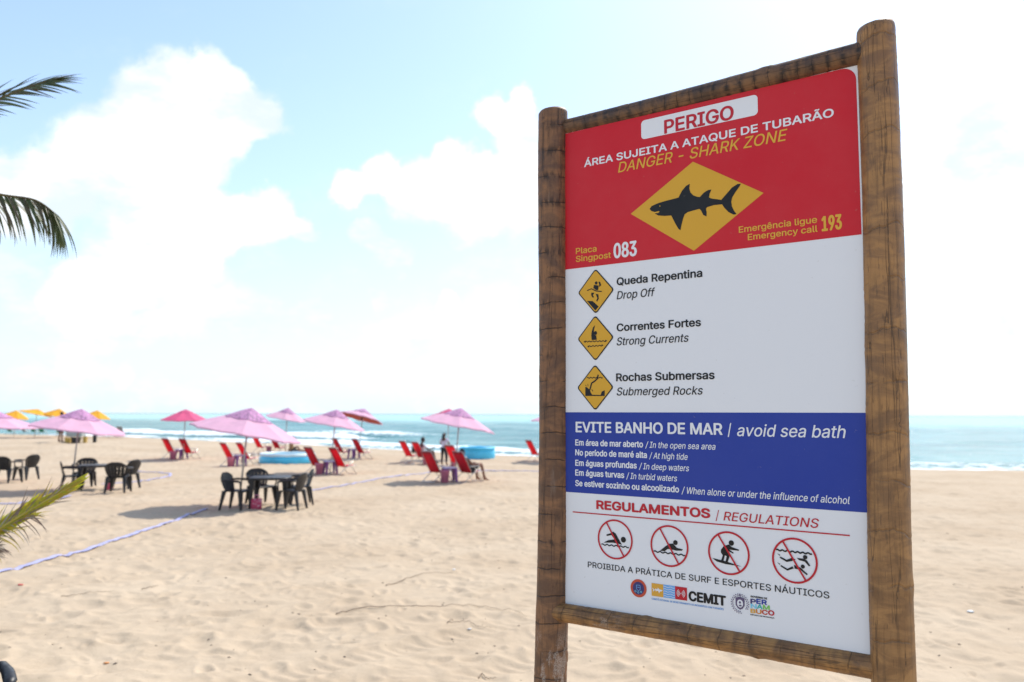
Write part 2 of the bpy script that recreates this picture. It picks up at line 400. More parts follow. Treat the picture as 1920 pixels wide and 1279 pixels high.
SIGN_TEXT = [
    ('PERIGO', 'b', 'red', -0.7187, 1.1239, -0.4325, 1.1149, 0.0567),
    ('ÁREA SUJEITA A ATAQUE DE TUBARÃO', 'b', 'w', -1.0898, 1.0521, -0.0717, 1.0483, 0.0315),
    ('DANGER - SHARK ZONE', 'i', 'y', -0.9278, 1.0006, -0.2342, 0.9946, 0.0431),
    ('Placa', 'B', 'y', -1.1321, 0.6794, -1.0317, 0.6784, 0.0255),
    ('Singpost', 'B', 'y', -1.1323, 0.6427, -0.9639, 0.6465, 0.0254),
    ('083', 'b', 'w', -0.9518, 0.6396, -0.8457, 0.6399, 0.0630),
    ('Emergência ligue', 'B', 'y', -0.4233, 0.6805, -0.1400, 0.6765, 0.0237),
    ('Emergency call', 'B', 'y', -0.3898, 0.6482, -0.1393, 0.6434, 0.0235),
    ('193', 'b', 'y', -0.1253, 0.6451, -0.0573, 0.6442, 0.0539),
    ('Queda Repentina', 'b', 'k', -0.9386, 0.5268, -0.5699, 0.5259, 0.0321),
    ('Drop Off', 'i', 'k', -0.9391, 0.4678, -0.7676, 0.4699, 0.0330),
    ('Correntes Fortes', 'b', 'k', -0.9404, 0.3375, -0.5788, 0.3363, 0.0317),
    ('Strong Currents', 'i', 'k', -0.9409, 0.2796, -0.6298, 0.2799, 0.0326),
    ('Rochas Submersas', 'b', 'k', -0.9450, 0.1339, -0.5287, 0.1334, 0.0324),
    ('Submerged Rocks', 'i', 'k', -0.9428, 0.0766, -0.5765, 0.0763, 0.0323),
    ('EVITE BANHO DE MAR', 'b', 'w', -1.1366, -0.0740, -0.5020, -0.0749, 0.0440),
    ('/', 'bi', 'w', -0.4825, -0.0753, -0.4683, -0.0750, 0.0433),
    ('avoid sea bath', 'i', 'w', -0.4469, -0.0775, -0.0683, -0.0771, 0.0430),
    ('Em área de mar aberto', 'b', 'w', -1.1387, -0.1293, -0.8278, -0.1291, 0.0252),
    ('/ In the open sea area', 'i', 'w', -0.8185, -0.1296, -0.5304, -0.1298, 0.0238),
    ('No período de maré alta', 'b', 'w', -1.1389, -0.1698, -0.8114, -0.1707, 0.0251),
    ('/ At high tide', 'i', 'w', -0.8021, -0.1711, -0.6413, -0.1715, 0.0236),
    ('Em águas profundas', 'b', 'w', -1.1391, -0.2118, -0.8561, -0.2137, 0.0250),
    ('/ In deep waters', 'i', 'w', -0.8467, -0.2140, -0.6366, -0.2140, 0.0238),
    ('Em águas turvas', 'b', 'w', -1.1393, -0.2521, -0.9120, -0.2539, 0.0250),
    ('/ In turbid waters', 'i', 'w', -0.9032, -0.2543, -0.6858, -0.2548, 0.0240),
    ('Se estiver sozinho ou alcoolizado', 'b', 'w', -1.1395, -0.2948, -0.6785, -0.2973, 0.0249),
    ('/ When alone or under the influence of alcohol', 'i', 'w', -0.6689, -0.2982, -0.0630, -0.2988, 0.0251),
    ('REGULAMENTOS', 'X', 'red', -1.0406, -0.3816, -0.5561, -0.3857, 0.0362),
    ('/', 'i', 'red', -0.5356, -0.3870, -0.5221, -0.3867, 0.0344),
    ('REGULATIONS', 'i', 'red', -0.5056, -0.3868, -0.1658, -0.3867, 0.0320),
    ('PROIBIDA A PRÁTICA DE SURF E ESPORTES NÁUTICOS', 'r', 'k', -1.0815, -0.6141, -0.1391, -0.6248, 0.0227),
    ('CEMIT', 'X', 'k', -0.6472, -0.6961, -0.5022, -0.6928, 0.0366),
    ('GOVERNO DE', 'X', 'k', -0.4113, -0.6523, -0.3509, -0.6488, 0.0066),
    ('P', 'X', 'navy', -0.4118, -0.6735, -0.3915, -0.6716, 0.0175),
    ('ER', 'X', 'blue', -0.3905, -0.6715, -0.3524, -0.6689, 0.0174),
    ('N', 'X', 'cyan', -0.4115, -0.6885, -0.3894, -0.6869, 0.0151),
    ('A', 'X', 'teal', -0.3888, -0.6868, -0.3681, -0.6869, 0.0156),
    ('M', 'X', 'green', -0.3672, -0.6867, -0.3427, -0.6857, 0.0161),
    ('B', 'X', 'orange', -0.4125, -0.7051, -0.3938, -0.7045, 0.0151),
    ('U', 'X', 'orange2', -0.3929, -0.7044, -0.3722, -0.7047, 0.0162),
    ('C', 'X', 'red2', -0.3713, -0.7046, -0.3502, -0.7042, 0.0173),
    ('O', 'X', 'red', -0.3493, -0.7041, -0.3271, -0.7033, 0.0178),
    ('ESTADO DE MUDANÇA', 'X', 'k', -0.4127, -0.7141, -0.3274, -0.7121, 0.0042),
    ('COMITÊ ESTADUAL DE MONITORAMENTO DE INCIDENTES COM TUBARÕES', 'B', 'blue2', -0.7991, -0.7085, -0.5114, -0.7116, 0.0065),
]
SIGN_SHARK = [(-0.7867, 0.8238), (-0.7779, 0.8339), (-0.7491, 0.8417), (-0.7137, 0.8462), (-0.6718, 0.8496), (-0.6614, 0.8513), (-0.6472, 0.8754), (-0.6298, 0.8922), (-0.614, 0.8981), (-0.6164, 0.8802), (-0.6119, 0.8631), (-0.6, 0.8495), (-0.5833, 0.841), (-0.5733, 0.8394), (-0.5564, 0.8542), (-0.5397, 0.8612), (-0.5266, 0.861), (-0.5334, 0.8473), (-0.537, 0.8318), (-0.5273, 0.8258), (-0.4885, 0.8146), (-0.4655, 0.8364), (-0.4459, 0.8554), (-0.4235, 0.8656), (-0.4109, 0.8642), (-0.4174, 0.8539), (-0.4337, 0.8345), (-0.4455, 0.8174), (-0.4496, 0.8023), (-0.4475, 0.783), (-0.4403, 0.7662), (-0.4305, 0.7509), (-0.4419, 0.7507), (-0.4607, 0.7629), (-0.4763, 0.781), (-0.4856, 0.797), (-0.518, 0.7987), (-0.5457, 0.7945), (-0.5497, 0.7887), (-0.5474, 0.7755), (-0.5483, 0.7589), (-0.5614, 0.7666), (-0.5697, 0.7852), (-0.5762, 0.7926), (-0.5977, 0.7906), (-0.6248, 0.7868), (-0.6372, 0.7801), (-0.6443, 0.7635), (-0.6516, 0.7384), (-0.656, 0.7194), (-0.6635, 0.7249), (-0.6769, 0.7484), (-0.6869, 0.7695), (-0.6937, 0.7836), (-0.7216, 0.7856), (-0.7499, 0.7917), (-0.7654, 0.8026), (-0.7497, 0.8017), (-0.744, 0.8055), (-0.7453, 0.809), (-0.7639, 0.8077), (-0.7796, 0.8141)]
PICTOS = [
   ('prohibition pictogram of a swimmer', [('disc', (-0.9186, -0.4947), 0.0113), ('poly', [(-0.9734, -0.473), (-0.9635, -0.467), (-0.9525, -0.474), (-0.9252, -0.5155), (-0.9445, -0.5117), (-0.9672, -0.511), (-1.0079, -0.5143), (-0.9867, -0.5026), (-0.9573, -0.4971), (-0.9721, -0.4814), (-0.9932, -0.4867), (-0.9951, -0.4811), (-0.978, -0.4751)]), ('wave', (-1.0179, -0.5221), (-0.8946, -0.5221), 0.0046, 6, 0.0023)], ('slash', [(-0.9927, -0.4346), (-0.916, -0.5607)])),
   ('prohibition pictogram of a bodyboarder', [('disc', (-0.6971, -0.4851), 0.0092), ('poly', [(-0.7615, -0.5217), (-0.739, -0.5032), (-0.7227, -0.4919), (-0.7072, -0.4893), (-0.6915, -0.504), (-0.6669, -0.5075), (-0.6711, -0.5127), (-0.6946, -0.5151), (-0.7111, -0.5124), (-0.7289, -0.512), (-0.7423, -0.522)]), ('wave', (-0.7877, -0.5265), (-0.658, -0.5286), 0.005, 6, 0.0022)], ('slash', [(-0.7603, -0.4363), (-0.6848, -0.5635)])),
   ('prohibition pictogram of a surfer', [('disc', (-0.4777, -0.4661), 0.0099), ('poly', [(-0.5177, -0.4943), (-0.5064, -0.4792), (-0.4871, -0.4721), (-0.477, -0.48), (-0.4496, -0.4871), (-0.4497, -0.4912), (-0.4767, -0.4908), (-0.4859, -0.4902), (-0.4688, -0.5009), (-0.4721, -0.5033), (-0.4882, -0.4966), (-0.4905, -0.5046), (-0.4841, -0.5107), (-0.4929, -0.5364), (-0.501, -0.5358), (-0.4962, -0.5145), (-0.5033, -0.5127), (-0.5092, -0.5366), (-0.5185, -0.535), (-0.5109, -0.5134), (-0.5179, -0.5037)]), ('poly', [(-0.5516, -0.5271), (-0.5021, -0.5333), (-0.4403, -0.5466), (-0.5023, -0.5437), (-0.5352, -0.5379)])], ('slash', [(-0.526, -0.4418), (-0.4487, -0.5645)])),
   ('prohibition pictogram of two divers', [('wave', (-0.3152, -0.4743), (-0.1924, -0.4758), 0.0056, 7, 0.002), ('disc', (-0.2156, -0.4895), 0.0074), ('poly', [(-0.2442, -0.4949), (-0.2221, -0.495), (-0.2101, -0.4996), (-0.199, -0.5165), (-0.2034, -0.5194), (-0.2175, -0.5048), (-0.237, -0.5015)]), ('poly', [(-0.3016, -0.4959), (-0.2792, -0.505), (-0.2616, -0.4962), (-0.2478, -0.5007), (-0.2619, -0.5076), (-0.2795, -0.5125), (-0.3028, -0.501)]), ('poly', [(-0.3115, -0.4859), (-0.3005, -0.4908), (-0.3036, -0.4936)]), ('disc', (-0.2244, -0.5222), 0.0069), ('poly', [(-0.2548, -0.5197), (-0.2328, -0.5261), (-0.2085, -0.5459), (-0.2121, -0.5502), (-0.2331, -0.5345), (-0.2527, -0.5323)]), ('poly', [(-0.2999, -0.5246), (-0.2776, -0.5356), (-0.2599, -0.5252), (-0.2551, -0.5321), (-0.2778, -0.542), (-0.3015, -0.5298)]), ('poly', [(-0.3123, -0.517), (-0.3013, -0.5218), (-0.3044, -0.5246)])], ('slash', [(-0.2901, -0.4434), (-0.2169, -0.5663)])),
]
WARN = [
   ('drop off warning pictogram', [('disc', (-1.0336, 0.5456), 0.0066), ('poly', [(-1.0232, 0.5497), (-1.0152, 0.549), (-1.0101, 0.5333), (-1.0205, 0.5271), (-1.0193, 0.5361)]), ('poly', [(-1.0446, 0.539), (-1.0222, 0.5334), (-1.0246, 0.5143), (-1.0349, 0.5162), (-1.0476, 0.5255)]), ('line', [(-1.0767, 0.5173), (-1.0569, 0.5232), (-1.035, 0.5121), (-1.0075, 0.5072)], 0.0042), ('poly', [(-1.057, 0.5069), (-1.0425, 0.5046), (-1.0501, 0.4961), (-1.0444, 0.4864), (-1.0513, 0.485), (-1.0582, 0.4968)]), ('poly', [(-1.0362, 0.5), (-1.0236, 0.4969), (-1.022, 0.4785), (-1.0295, 0.4669), (-1.0341, 0.4703), (-1.0288, 0.4816)]), ('poly', [(-1.0787, 0.4739), (-1.0514, 0.4707), (-1.0228, 0.4456), (-1.0384, 0.4301)])]),
   ('strong current warning pictogram', [('disc', (-1.0391, 0.3361), 0.0081), ('poly', [(-1.0581, 0.3341), (-1.0551, 0.3466), (-1.0492, 0.3614), (-1.04, 0.3694), (-1.0441, 0.356), (-1.0465, 0.3435), (-1.0448, 0.3293), (-1.0351, 0.3258), (-1.033, 0.3075), (-1.0565, 0.3077), (-1.0581, 0.324)]), ('wave', (-1.0884, 0.3027), (-0.991, 0.3004), 0.0036, 6, 0.002), ('wave', (-1.0711, 0.2821), (-1.0081, 0.2827), 0.0036, 4, 0.002), ('poly', [(-1.096, 0.3026), (-1.0861, 0.3072), (-1.0861, 0.297)]), ('poly', [(-0.9837, 0.301), (-0.9932, 0.3065), (-0.9933, 0.296)]), ('poly', [(-1.0781, 0.2819), (-1.0694, 0.2861), (-1.0694, 0.2765)]), ('poly', [(-1.0013, 0.2834), (-1.0097, 0.2883), (-1.0098, 0.2788)])]),
   ('submerged rock warning pictogram', [('wave', (-1.0806, 0.1513), (-1.0063, 0.1506), 0.0036, 5, 0.002), ('line', [(-1.0271, 0.163), (-1.0307, 0.1472), (-1.0444, 0.136), (-1.0582, 0.1288), (-1.0665, 0.1019)], 0.0064), ('poly', [(-1.0883, 0.1133), (-1.0808, 0.1121), (-1.0745, 0.107), (-1.0665, 0.1019), (-1.0619, 0.0878), (-1.0551, 0.0808), (-1.0164, 0.0793), (-1.0107, 0.0931), (-0.9971, 0.0989), (-0.9973, 0.0752), (-1.0885, 0.0761)]), ('line', [(-1.0825, 0.1157), (-1.0883, 0.1223)], 0.002), ('line', [(-1.0578, 0.1028), (-1.0521, 0.0952)], 0.003), ('line', [(-1.075, 0.1155), (-1.0767, 0.1256)], 0.002)]),
]

# ------------------------------------------------------------------ warning sign
def wood_material(name, light, dark, crack=.5, ring=10.0, soot=.4, seed=0.0, sandy=None, rough=.55, wob=1.6):
    m = bpy.data.materials.new(name); m.use_nodes = True
    t = NT(m.node_tree); b = t.n['Principled BSDF']
    tc = t.new('ShaderNodeTexCoord'); g = t.mapping(tc.outputs['Object'], loc=(seed, seed * 1.7, seed * 2.3))
    sep = t.new('ShaderNodeSeparateXYZ'); t.l.new(g, sep.inputs[0])
    grain = t.noise(t.mapping(g, (1, 1, .05)), 70, 6, .65)
    fig = t.noise(t.mapping(g, (1, 1, 2.2)), 7, 5, .65, .8)
    c = t.mix(t.maprange(fig.outputs[0], .36, .66), dark, light)
    c = t.mix(t.math('MULTIPLY', t.maprange(grain.outputs[0], .48, .68), .45), c, tuple(x * .45 for x in dark))
    wv = t.noise(t.mapping(g, (1, 1, .35)), 4.0, 4, .6)
    wv2 = t.noise(g, 30.0, 3, .6)
    zz = t.math('ADD', t.math('MULTIPLY_ADD', sep.outputs['Z'], ring, t.math('MULTIPLY', wv.outputs[0], wob)), t.math('MULTIPLY', wv2.outputs[0], .06))
    fr = t.math('ABSOLUTE', t.math('SUBTRACT', t.math('FRACT', zz), .5))
    brk = t.noise(g, 9.0, 3, .5)
    ringline = t.math('MULTIPLY', t.maprange(fr, .032, .006), t.maprange(brk.outputs[0], .40, .52))
    st = t.noise(t.mapping(g, (1.6, 1.6, .55)), 26, 4, .6)
    sootm = t.math('MULTIPLY', t.math('MULTIPLY', t.maprange(fr, .30, .03), t.maprange(st.outputs[0], .45, .58)), t.math('MULTIPLY', t.maprange(wv.outputs[0], .34, .54), soot))
    c = t.mix(sootm, c, tuple(x * .22 for x in dark))
    c = t.mix(t.math('MULTIPLY', ringline, crack), c, tuple(x * .14 for x in dark))
    lg = t.noise(t.mapping(g, (1, 1, .03)), 34, 2, .5)
    long = t.maprange(t.math('ABSOLUTE', t.math('SUBTRACT', lg.outputs[0], .58)), .011, .002)
    c = t.mix(t.math('MULTIPLY', long, .6), c, tuple(x * .16 for x in dark))
    blot = t.noise(t.mapping(g, (1, 1, .6)), 3.2, 6, .7, 1.2)
    c = t.mix(t.math('MULTIPLY', t.maprange(blot.outputs[0], .54, .72), .42), c, tuple(x * .40 + .012 for x in dark))
    chk = t.noise(t.mapping(g, (1, 1, .12)), 120, 3, .6)
    c = t.mix(t.math('MULTIPLY', t.maprange(chk.outputs[0], .60, .66), .45), c, tuple(x * .3 for x in dark))
    pale = t.noise(t.mapping(g, (1, 1, .25)), 11, 5, .7)
    c = t.mix(t.math('MULTIPLY', t.maprange(pale.outputs[0], .62, .76), .22), c, (.42, .36, .30))
    if sandy:
        z0, z1 = sandy
        sp = t.new('ShaderNodeSeparateXYZ'); t.l.new(tc.outputs['Object'], sp.inputs[0])
        zone = t.math('MULTIPLY', t.maprange(sp.outputs['Z'], z0 - .08, z0 + .1), t.maprange(sp.outputs['Z'], z1 + .1, z1 - .1))
        blob = t.noise(t.mapping(tc.outputs['Object'], (1.4, 1.4, .55)), 12, 4, .6)
        gr = t.noise(tc.outputs['Object'], 330, 2, .7)
        ms = t.math('MULTIPLY', t.math('MULTIPLY', zone, t.maprange(blob.outputs[0], .50, .56)), t.maprange(gr.outputs[0], .42, .58))
        c = t.mix(t.math('MULTIPLY', ms, .8), c, (.50, .42, .35))
    t.put(b.inputs['Base Color'], c)
    t.put(b.inputs['Roughness'], t.maprange(fig.outputs[0], .3, .7, rough - .08, rough + .12))
    h = t.math('SUBTRACT', t.math('MULTIPLY', grain.outputs[0], .35), t.math('ADD', ringline, long))
    bn = t.new('ShaderNodeBump'); bn.inputs['Strength'].default_value = .8; bn.inputs['Distance'].default_value = .0025
    t.l.new(h, bn.inputs['Height']); t.l.new(bn.outputs[0], b.inputs['Normal'])
    return m
def log_mesh(name, length, r0, r1, m, seed, knots=(), n=56, dome=.012, kink=.008, slope=0.0):
    rows = int(length / .012) + 2
    zs = np.linspace(0, length, rows)
    ang = np.linspace(0, 2 * np.pi, n, endpoint=False)
    Zg, A = np.meshgrid(zs, ang, indexing='ij')
    rr = r0 + (r1 - r0) * Zg / length
    rr = rr * (1 + .035 * vnoise(np.cos(A) * 1.1 + 5, Zg * 1.6 + np.sin(A), seed) + .03 * vnoise(np.cos(A) * 3 + 9, Zg * 9 + 2 * np.sin(A), seed + 1))
    zr = Zg * (9 + seed % 3) + .6 * vnoise(np.cos(A) * 1.2 + 3, Zg * 2.0 + np.sin(A) * 1.2, seed + 2)
    fr = np.abs(zr - np.floor(zr) - .5)
    rr = rr - .0011 * np.clip(1 - fr / .035, 0, 1) + .0008 * np.clip(1 - np.abs(fr - .12) / .06, 0, 1)
    for (kz, ka, ks) in knots:
        da = np.angle(np.exp(1j * (A - ka)))
        q = ((Zg - kz) / ks) ** 2 + (da * r0 / ks) ** 2
        rr = rr + .007 * np.exp(-q) - .009 * np.exp(-q * 6)
    edge = np.minimum(Zg, length - Zg)
    rr = rr - .007 * np.clip(1 - edge / dome, 0, 1) ** 2
    cx = kink * np.sin(Zg * 2.1 + seed); cy = kink * np.cos(Zg * 1.7 + seed * 2)
    X = cx + rr * np.cos(A); Y = cy + rr * np.sin(A)
    Zt = Zg + slope * np.cos(A + .6) * (Zg / length) ** 30
    mb = MB(); mb.grid([[(X[i, j], Y[i, j], Zt[i, j]) for i in range(rows)] for j in range(n)], closed_u=True)
    for k, s in ((0, -1), (rows - 1, 1)):
        c = len(mb.v); mb.v.append((float(cx[k, 0]), float(cy[k, 0]), float(zs[k]) + s * .002))
        for j in range(n):
            a, b2 = j * rows + k, ((j + 1) % n) * rows + k
            mb.f.append((a, b2, c) if s > 0 else (b2, a, c))
    return mb.mesh(name, m, True)
def between(o, p0, p1):
    d = Vector(p1) - Vector(p0); o.location = p0; o.rotation_mode = 'QUATERNION'; o.rotation_quaternion = d.to_track_quat('Z', 'Y')

def print_mat(name, c, fade=.0):
    """printed vinyl: a little sun-bleached and uneven, satin gloss"""
    m = bpy.data.materials.new(name); m.use_nodes = True
    t = NT(m.node_tree); b = t.n['Principled BSDF']
    tc = t.new('ShaderNodeTexCoord'); n = t.noise(tc.outputs['Object'], 2.2, 6, .65); n2 = t.noise(tc.outputs['Object'], 45, 3, .6)
    k = t.math('MULTIPLY', t.maprange(n.outputs[0], .35, .7), .05 + fade)
    cc = t.mix(k, c, tuple(min(1, x * .75 + .2) for x in c))
    dirt = t.math('MULTIPLY', t.maprange(n2.outputs[0], .66, .76), .22)
    t.put(b.inputs['Base Color'], t.mix(dirt, cc, (.35, .30, .24)))
    t.put(b.inputs['Roughness'], t.maprange(n.outputs[0], .3, .7, .34, .46))
    b.inputs['Specular IOR Level'].default_value = .25
    return m
INK = dict(w=print_mat('white_vinyl', (.80, .81, .825)), k=print_mat('black_ink', (.010, .010, .011)), red=print_mat('red_ink', (.52, .018, .03)),
           y=print_mat('yellow_ink', (.74, .42, .045)), blue=print_mat('blue_vinyl', (.020, .048, .32)), navy=print_mat('navy_ink', (.05, .045, .16)),
           cyan=print_mat('cyan_ink', (.22, .62, .78)), teal=print_mat('teal_ink', (.05, .45, .42)), green=print_mat('green_ink', (.22, .55, .12)),
           orange=print_mat('orange_ink', (.72, .38, .05)), orange2=print_mat('deep_orange_ink', (.68, .24, .04)), red2=print_mat('brick_ink', (.55, .08, .04)),
           blue2=print_mat('sky_blue_ink', (.12, .32, .68)), paleblue=print_mat('pale_blue_ink', (.18, .42, .78)))
INK['blue1'] = INK['blue2']
RED_FIELD = print_mat('red_vinyl', (.60, .012, .022), .03)
INK['signyellow'] = print_mat('sign_yellow_ink', (.70, .38, .03))
INK['plum'] = print_mat('plum_ink', (.12, .09, .17))

SZ = 2.2                                   # panel coordinates are measured from eye height
sign = empty('warning_sign', (1.19308, 2.7, 0), R(-35.5), 'tall wooden sign warning of sharks in red, white and blue between two round log posts', 'sign')
def flat(pts, layer):
    return [(s, -.0 - .0007 * layer, t + SZ) for s, t in pts]
def print_poly(name, polys, ink, parent, layer, label=None):
    mb = MB()
    for p in polys:
        p = list(p); ar = sum(p[i][0] * p[(i + 1) % len(p)][1] - p[(i + 1) % len(p)][0] * p[i][1] for i in range(len(p)))
        if ar < 0: p.reverse()
        mb.poly(flat(p, layer))
    o = mb.build(name, ink if not isinstance(ink, str) else INK[ink], parent)
    if label: o['label'] = label
    return o
def rrect(x0, y0, x1, y1, rs, n=8):
    """rounded rectangle, radii from bottom left anticlockwise"""
    out = []
    for (cx, cy, a0, r, sx, sy) in ((x0, y0, 180, rs[0], 1, 1), (x1, y0, 270, rs[1], -1, 1), (x1, y1, 0, rs[2], -1, -1), (x0, y1, 90, rs[3], 1, -1)):
        if r <= 0: out.append((cx, cy)); continue
        for k in range(n + 1):
            a = R(a0 + 90 * k / n); out.append((cx + sx * r + r * math.cos(a), cy + sy * r + r * math.sin(a)))
    return out
def disc_pts(c, r, n=40, ry=None): return [(c[0] + r * math.cos(2 * math.pi * k / n), c[1] + (ry or r) * math.sin(2 * math.pi * k / n)) for k in range(n)]
def ring_polys(c, r0, r1, n=48, a0=0, a1=360):
    o = []
    for k in range(n):
        a, b = R(a0 + (a1 - a0) * k / n), R(a0 + (a1 - a0) * (k + 1) / n)
        o.append([(c[0] + r0 * math.cos(a), c[1] + r0 * math.sin(a)), (c[0] + r1 * math.cos(a), c[1] + r1 * math.sin(a)), (c[0] + r1 * math.cos(b), c[1] + r1 * math.sin(b)), (c[0] + r0 * math.cos(b), c[1] + r0 * math.sin(b))])
    return o
def line_polys(pts, w):
    o = []
    for a, b in zip(pts[:-1], pts[1:]):
        dx, dy = b[0] - a[0], b[1] - a[1]; L = math.hypot(dx, dy) or 1; nx, ny = -dy / L * w / 2, dx / L * w / 2
        ex, ey = dx / L * w * .15, dy / L * w * .15
        o.append([(a[0] + nx - ex, a[1] + ny - ey), (a[0] - nx - ex, a[1] - ny - ey), (b[0] - nx + ex, b[1] - ny + ey), (b[0] + nx + ex, b[1] + ny + ey)])
    return o
def strip_polys(pts, w):
    """mitred stroke as one band of quads that never overlap"""
    L, n = [], len(pts)
    for i, p in enumerate(pts):
        a, b = pts[max(i - 1, 0)], pts[min(i + 1, n - 1)]; dx, dy = b[0] - a[0], b[1] - a[1]; l = math.hypot(dx, dy) or 1
        L.append(((p[0] - dy / l * w / 2, p[1] + dx / l * w / 2), (p[0] + dy / l * w / 2, p[1] - dx / l * w / 2)))
    return [[L[i][0], L[i][1], L[i + 1][1], L[i + 1][0]] for i in range(n - 1)]
def wave_polys(a, b, w, n, amp):
    pts = []
    for k in range(n * 6 + 1):
        f = k / (n * 6); pts.append((a[0] + (b[0] - a[0]) * f, a[1] + (b[1] - a[1]) * f + amp * math.sin(f * n * 2 * math.pi)))
    return strip_polys(pts, w)
def shapes(items):
    polys = []
    for it in items:
        if it[0] == 'poly': polys.append(it[1])
        elif it[0] == 'disc': polys.append(disc_pts(it[1], it[2], 24))
        elif it[0] == 'line': polys += strip_polys(it[1], it[2])
        elif it[0] == 'wave': polys += wave_polys(*it[1:])
    return polys

try:
    import os
    FONT = bpy.data.fonts.load(os.path.join(bpy.utils.system_resource('DATAFILES'), 'fonts', 'Inter.woff2'))
except Exception:
    FONT = None
import mathutils.geometry
def text_mesh(body, bold, italic):
    c = bpy.data.curves.new('lettering', 'FONT'); c.body = body
    if FONT: c.font = FONT
    c.shear = .2 if italic else 0; c.resolution_u = 3; c.fill_mode = 'NONE'
    o = bpy.data.objects.new('lettering', c); col.objects.link(o)
    dg = bpy.context.evaluated_depsgraph_get()
    me = bpy.data.meshes.new_from_object(o.evaluated_get(dg)); bpy.data.objects.remove(o); bpy.data.curves.remove(c)
    co = np.empty(len(me.vertices) * 3, np.float32); me.vertices.foreach_get('co', co); co = co.reshape(-1, 3)[:, :2].astype(float)
    ed = [tuple(e.vertices) for e in me.edges]; nxt = {}
    for a, b in ed: nxt.setdefault(a, []).append(b); nxt.setdefault(b, []).append(a)
    seen, loops = set(), []
    for a in range(len(co)):                 # contour loops in vertex order
        if a in seen or a not in nxt: continue
        L = [a]; seen.add(a); cur = min(nxt[a])
        while cur not in seen:
            L.append(cur); seen.add(cur); q = [v for v in nxt[cur] if v not in seen]
            if not q: break
            cur = q[0]
        loops.append(L)
    v, e, f, *_ = mathutils.geometry.delaunay_2d_cdt([Vector(p) for p in co.tolist()], ed, [], 0, 1e-6)
    V = np.array([tuple(p) for p in v]); T = np.array([t for t in f if len(t) == 3]); C = V[T].mean(1); W = np.zeros(len(T))
    for L in loops:                          # winding number of every triangle, so overlapping strokes fill solid
        P = co[L]; Q = np.roll(P, -1, 0)
        for (x0, y0), (x1, y1) in zip(P, Q):
            if y0 == y1: continue
            hit = ((y0 <= C[:, 1]) != (y1 <= C[:, 1])) & (x0 + (C[:, 1] - y0) / (y1 - y0) * (x1 - x0) > C[:, 0])
            W += hit * (1 if y1 > y0 else -1)
    T = T[W != 0]; A = V[T]; cr = (A[:, 1, 0] - A[:, 0, 0]) * (A[:, 2, 1] - A[:, 0, 1]) - (A[:, 1, 1] - A[:, 0, 1]) * (A[:, 2, 0] - A[:, 0, 0])
    T[cr < 0] = T[cr < 0][:, ::-1]
    return T.tolist(), V
_cap = {}
def cap_h():
    if 'H' not in _cap:
        me, co = text_mesh('H', 0, False); _cap['H'] = (co[:, 1].min(), co[:, 1].max())
    return _cap['H']
def lettering(body, style, ink, s0, t0, s1, t1, h, parent, layer=2):
    bold = {'b': .0195, 'B': .013, 'X': .032, 'r': .006, 'i': .0055, 'bi': .012}[style]
    me, co = text_mesh(body, bold, style in ('i', 'bi'))
    lo, hi = cap_h()
    bx = bold * 1.15 / (hi - lo) * h; by = bx * .75
    sx = (s1 - s0 - 2 * bx) / (co[:, 0].max() - co[:, 0].min()); sy = (h - 2 * by) / (hi - lo); t = (t0 + t1) / 2
    F = me; V = []; FF = []; n = 8 if bold > .001 else 1
    for k in range(n):            # heavy weights are struck several times, each pass a hair above the last
        ox, oy = (bx * math.cos(k * math.pi / 4), by * math.sin(k * math.pi / 4)) if n > 1 else (0, 0)
        b = len(V)
        V += list(zip((s0 + bx + (co[:, 0] - co[:, 0].min()) * sx + ox).tolist(), [-.0007 * layer - .00003 * k] * len(co), (SZ + t + by + (co[:, 1] - lo) * sy + oy).tolist()))
        FF += [tuple(b + q for q in f) for f in F]
    me = bpy.data.meshes.new('lettering'); me.from_pydata(V, [], FF); me.materials.append(INK[ink]); me.update()
    o = bpy.data.objects.new('lettering', me); col.objects.link(o); o.parent = parent
    return o

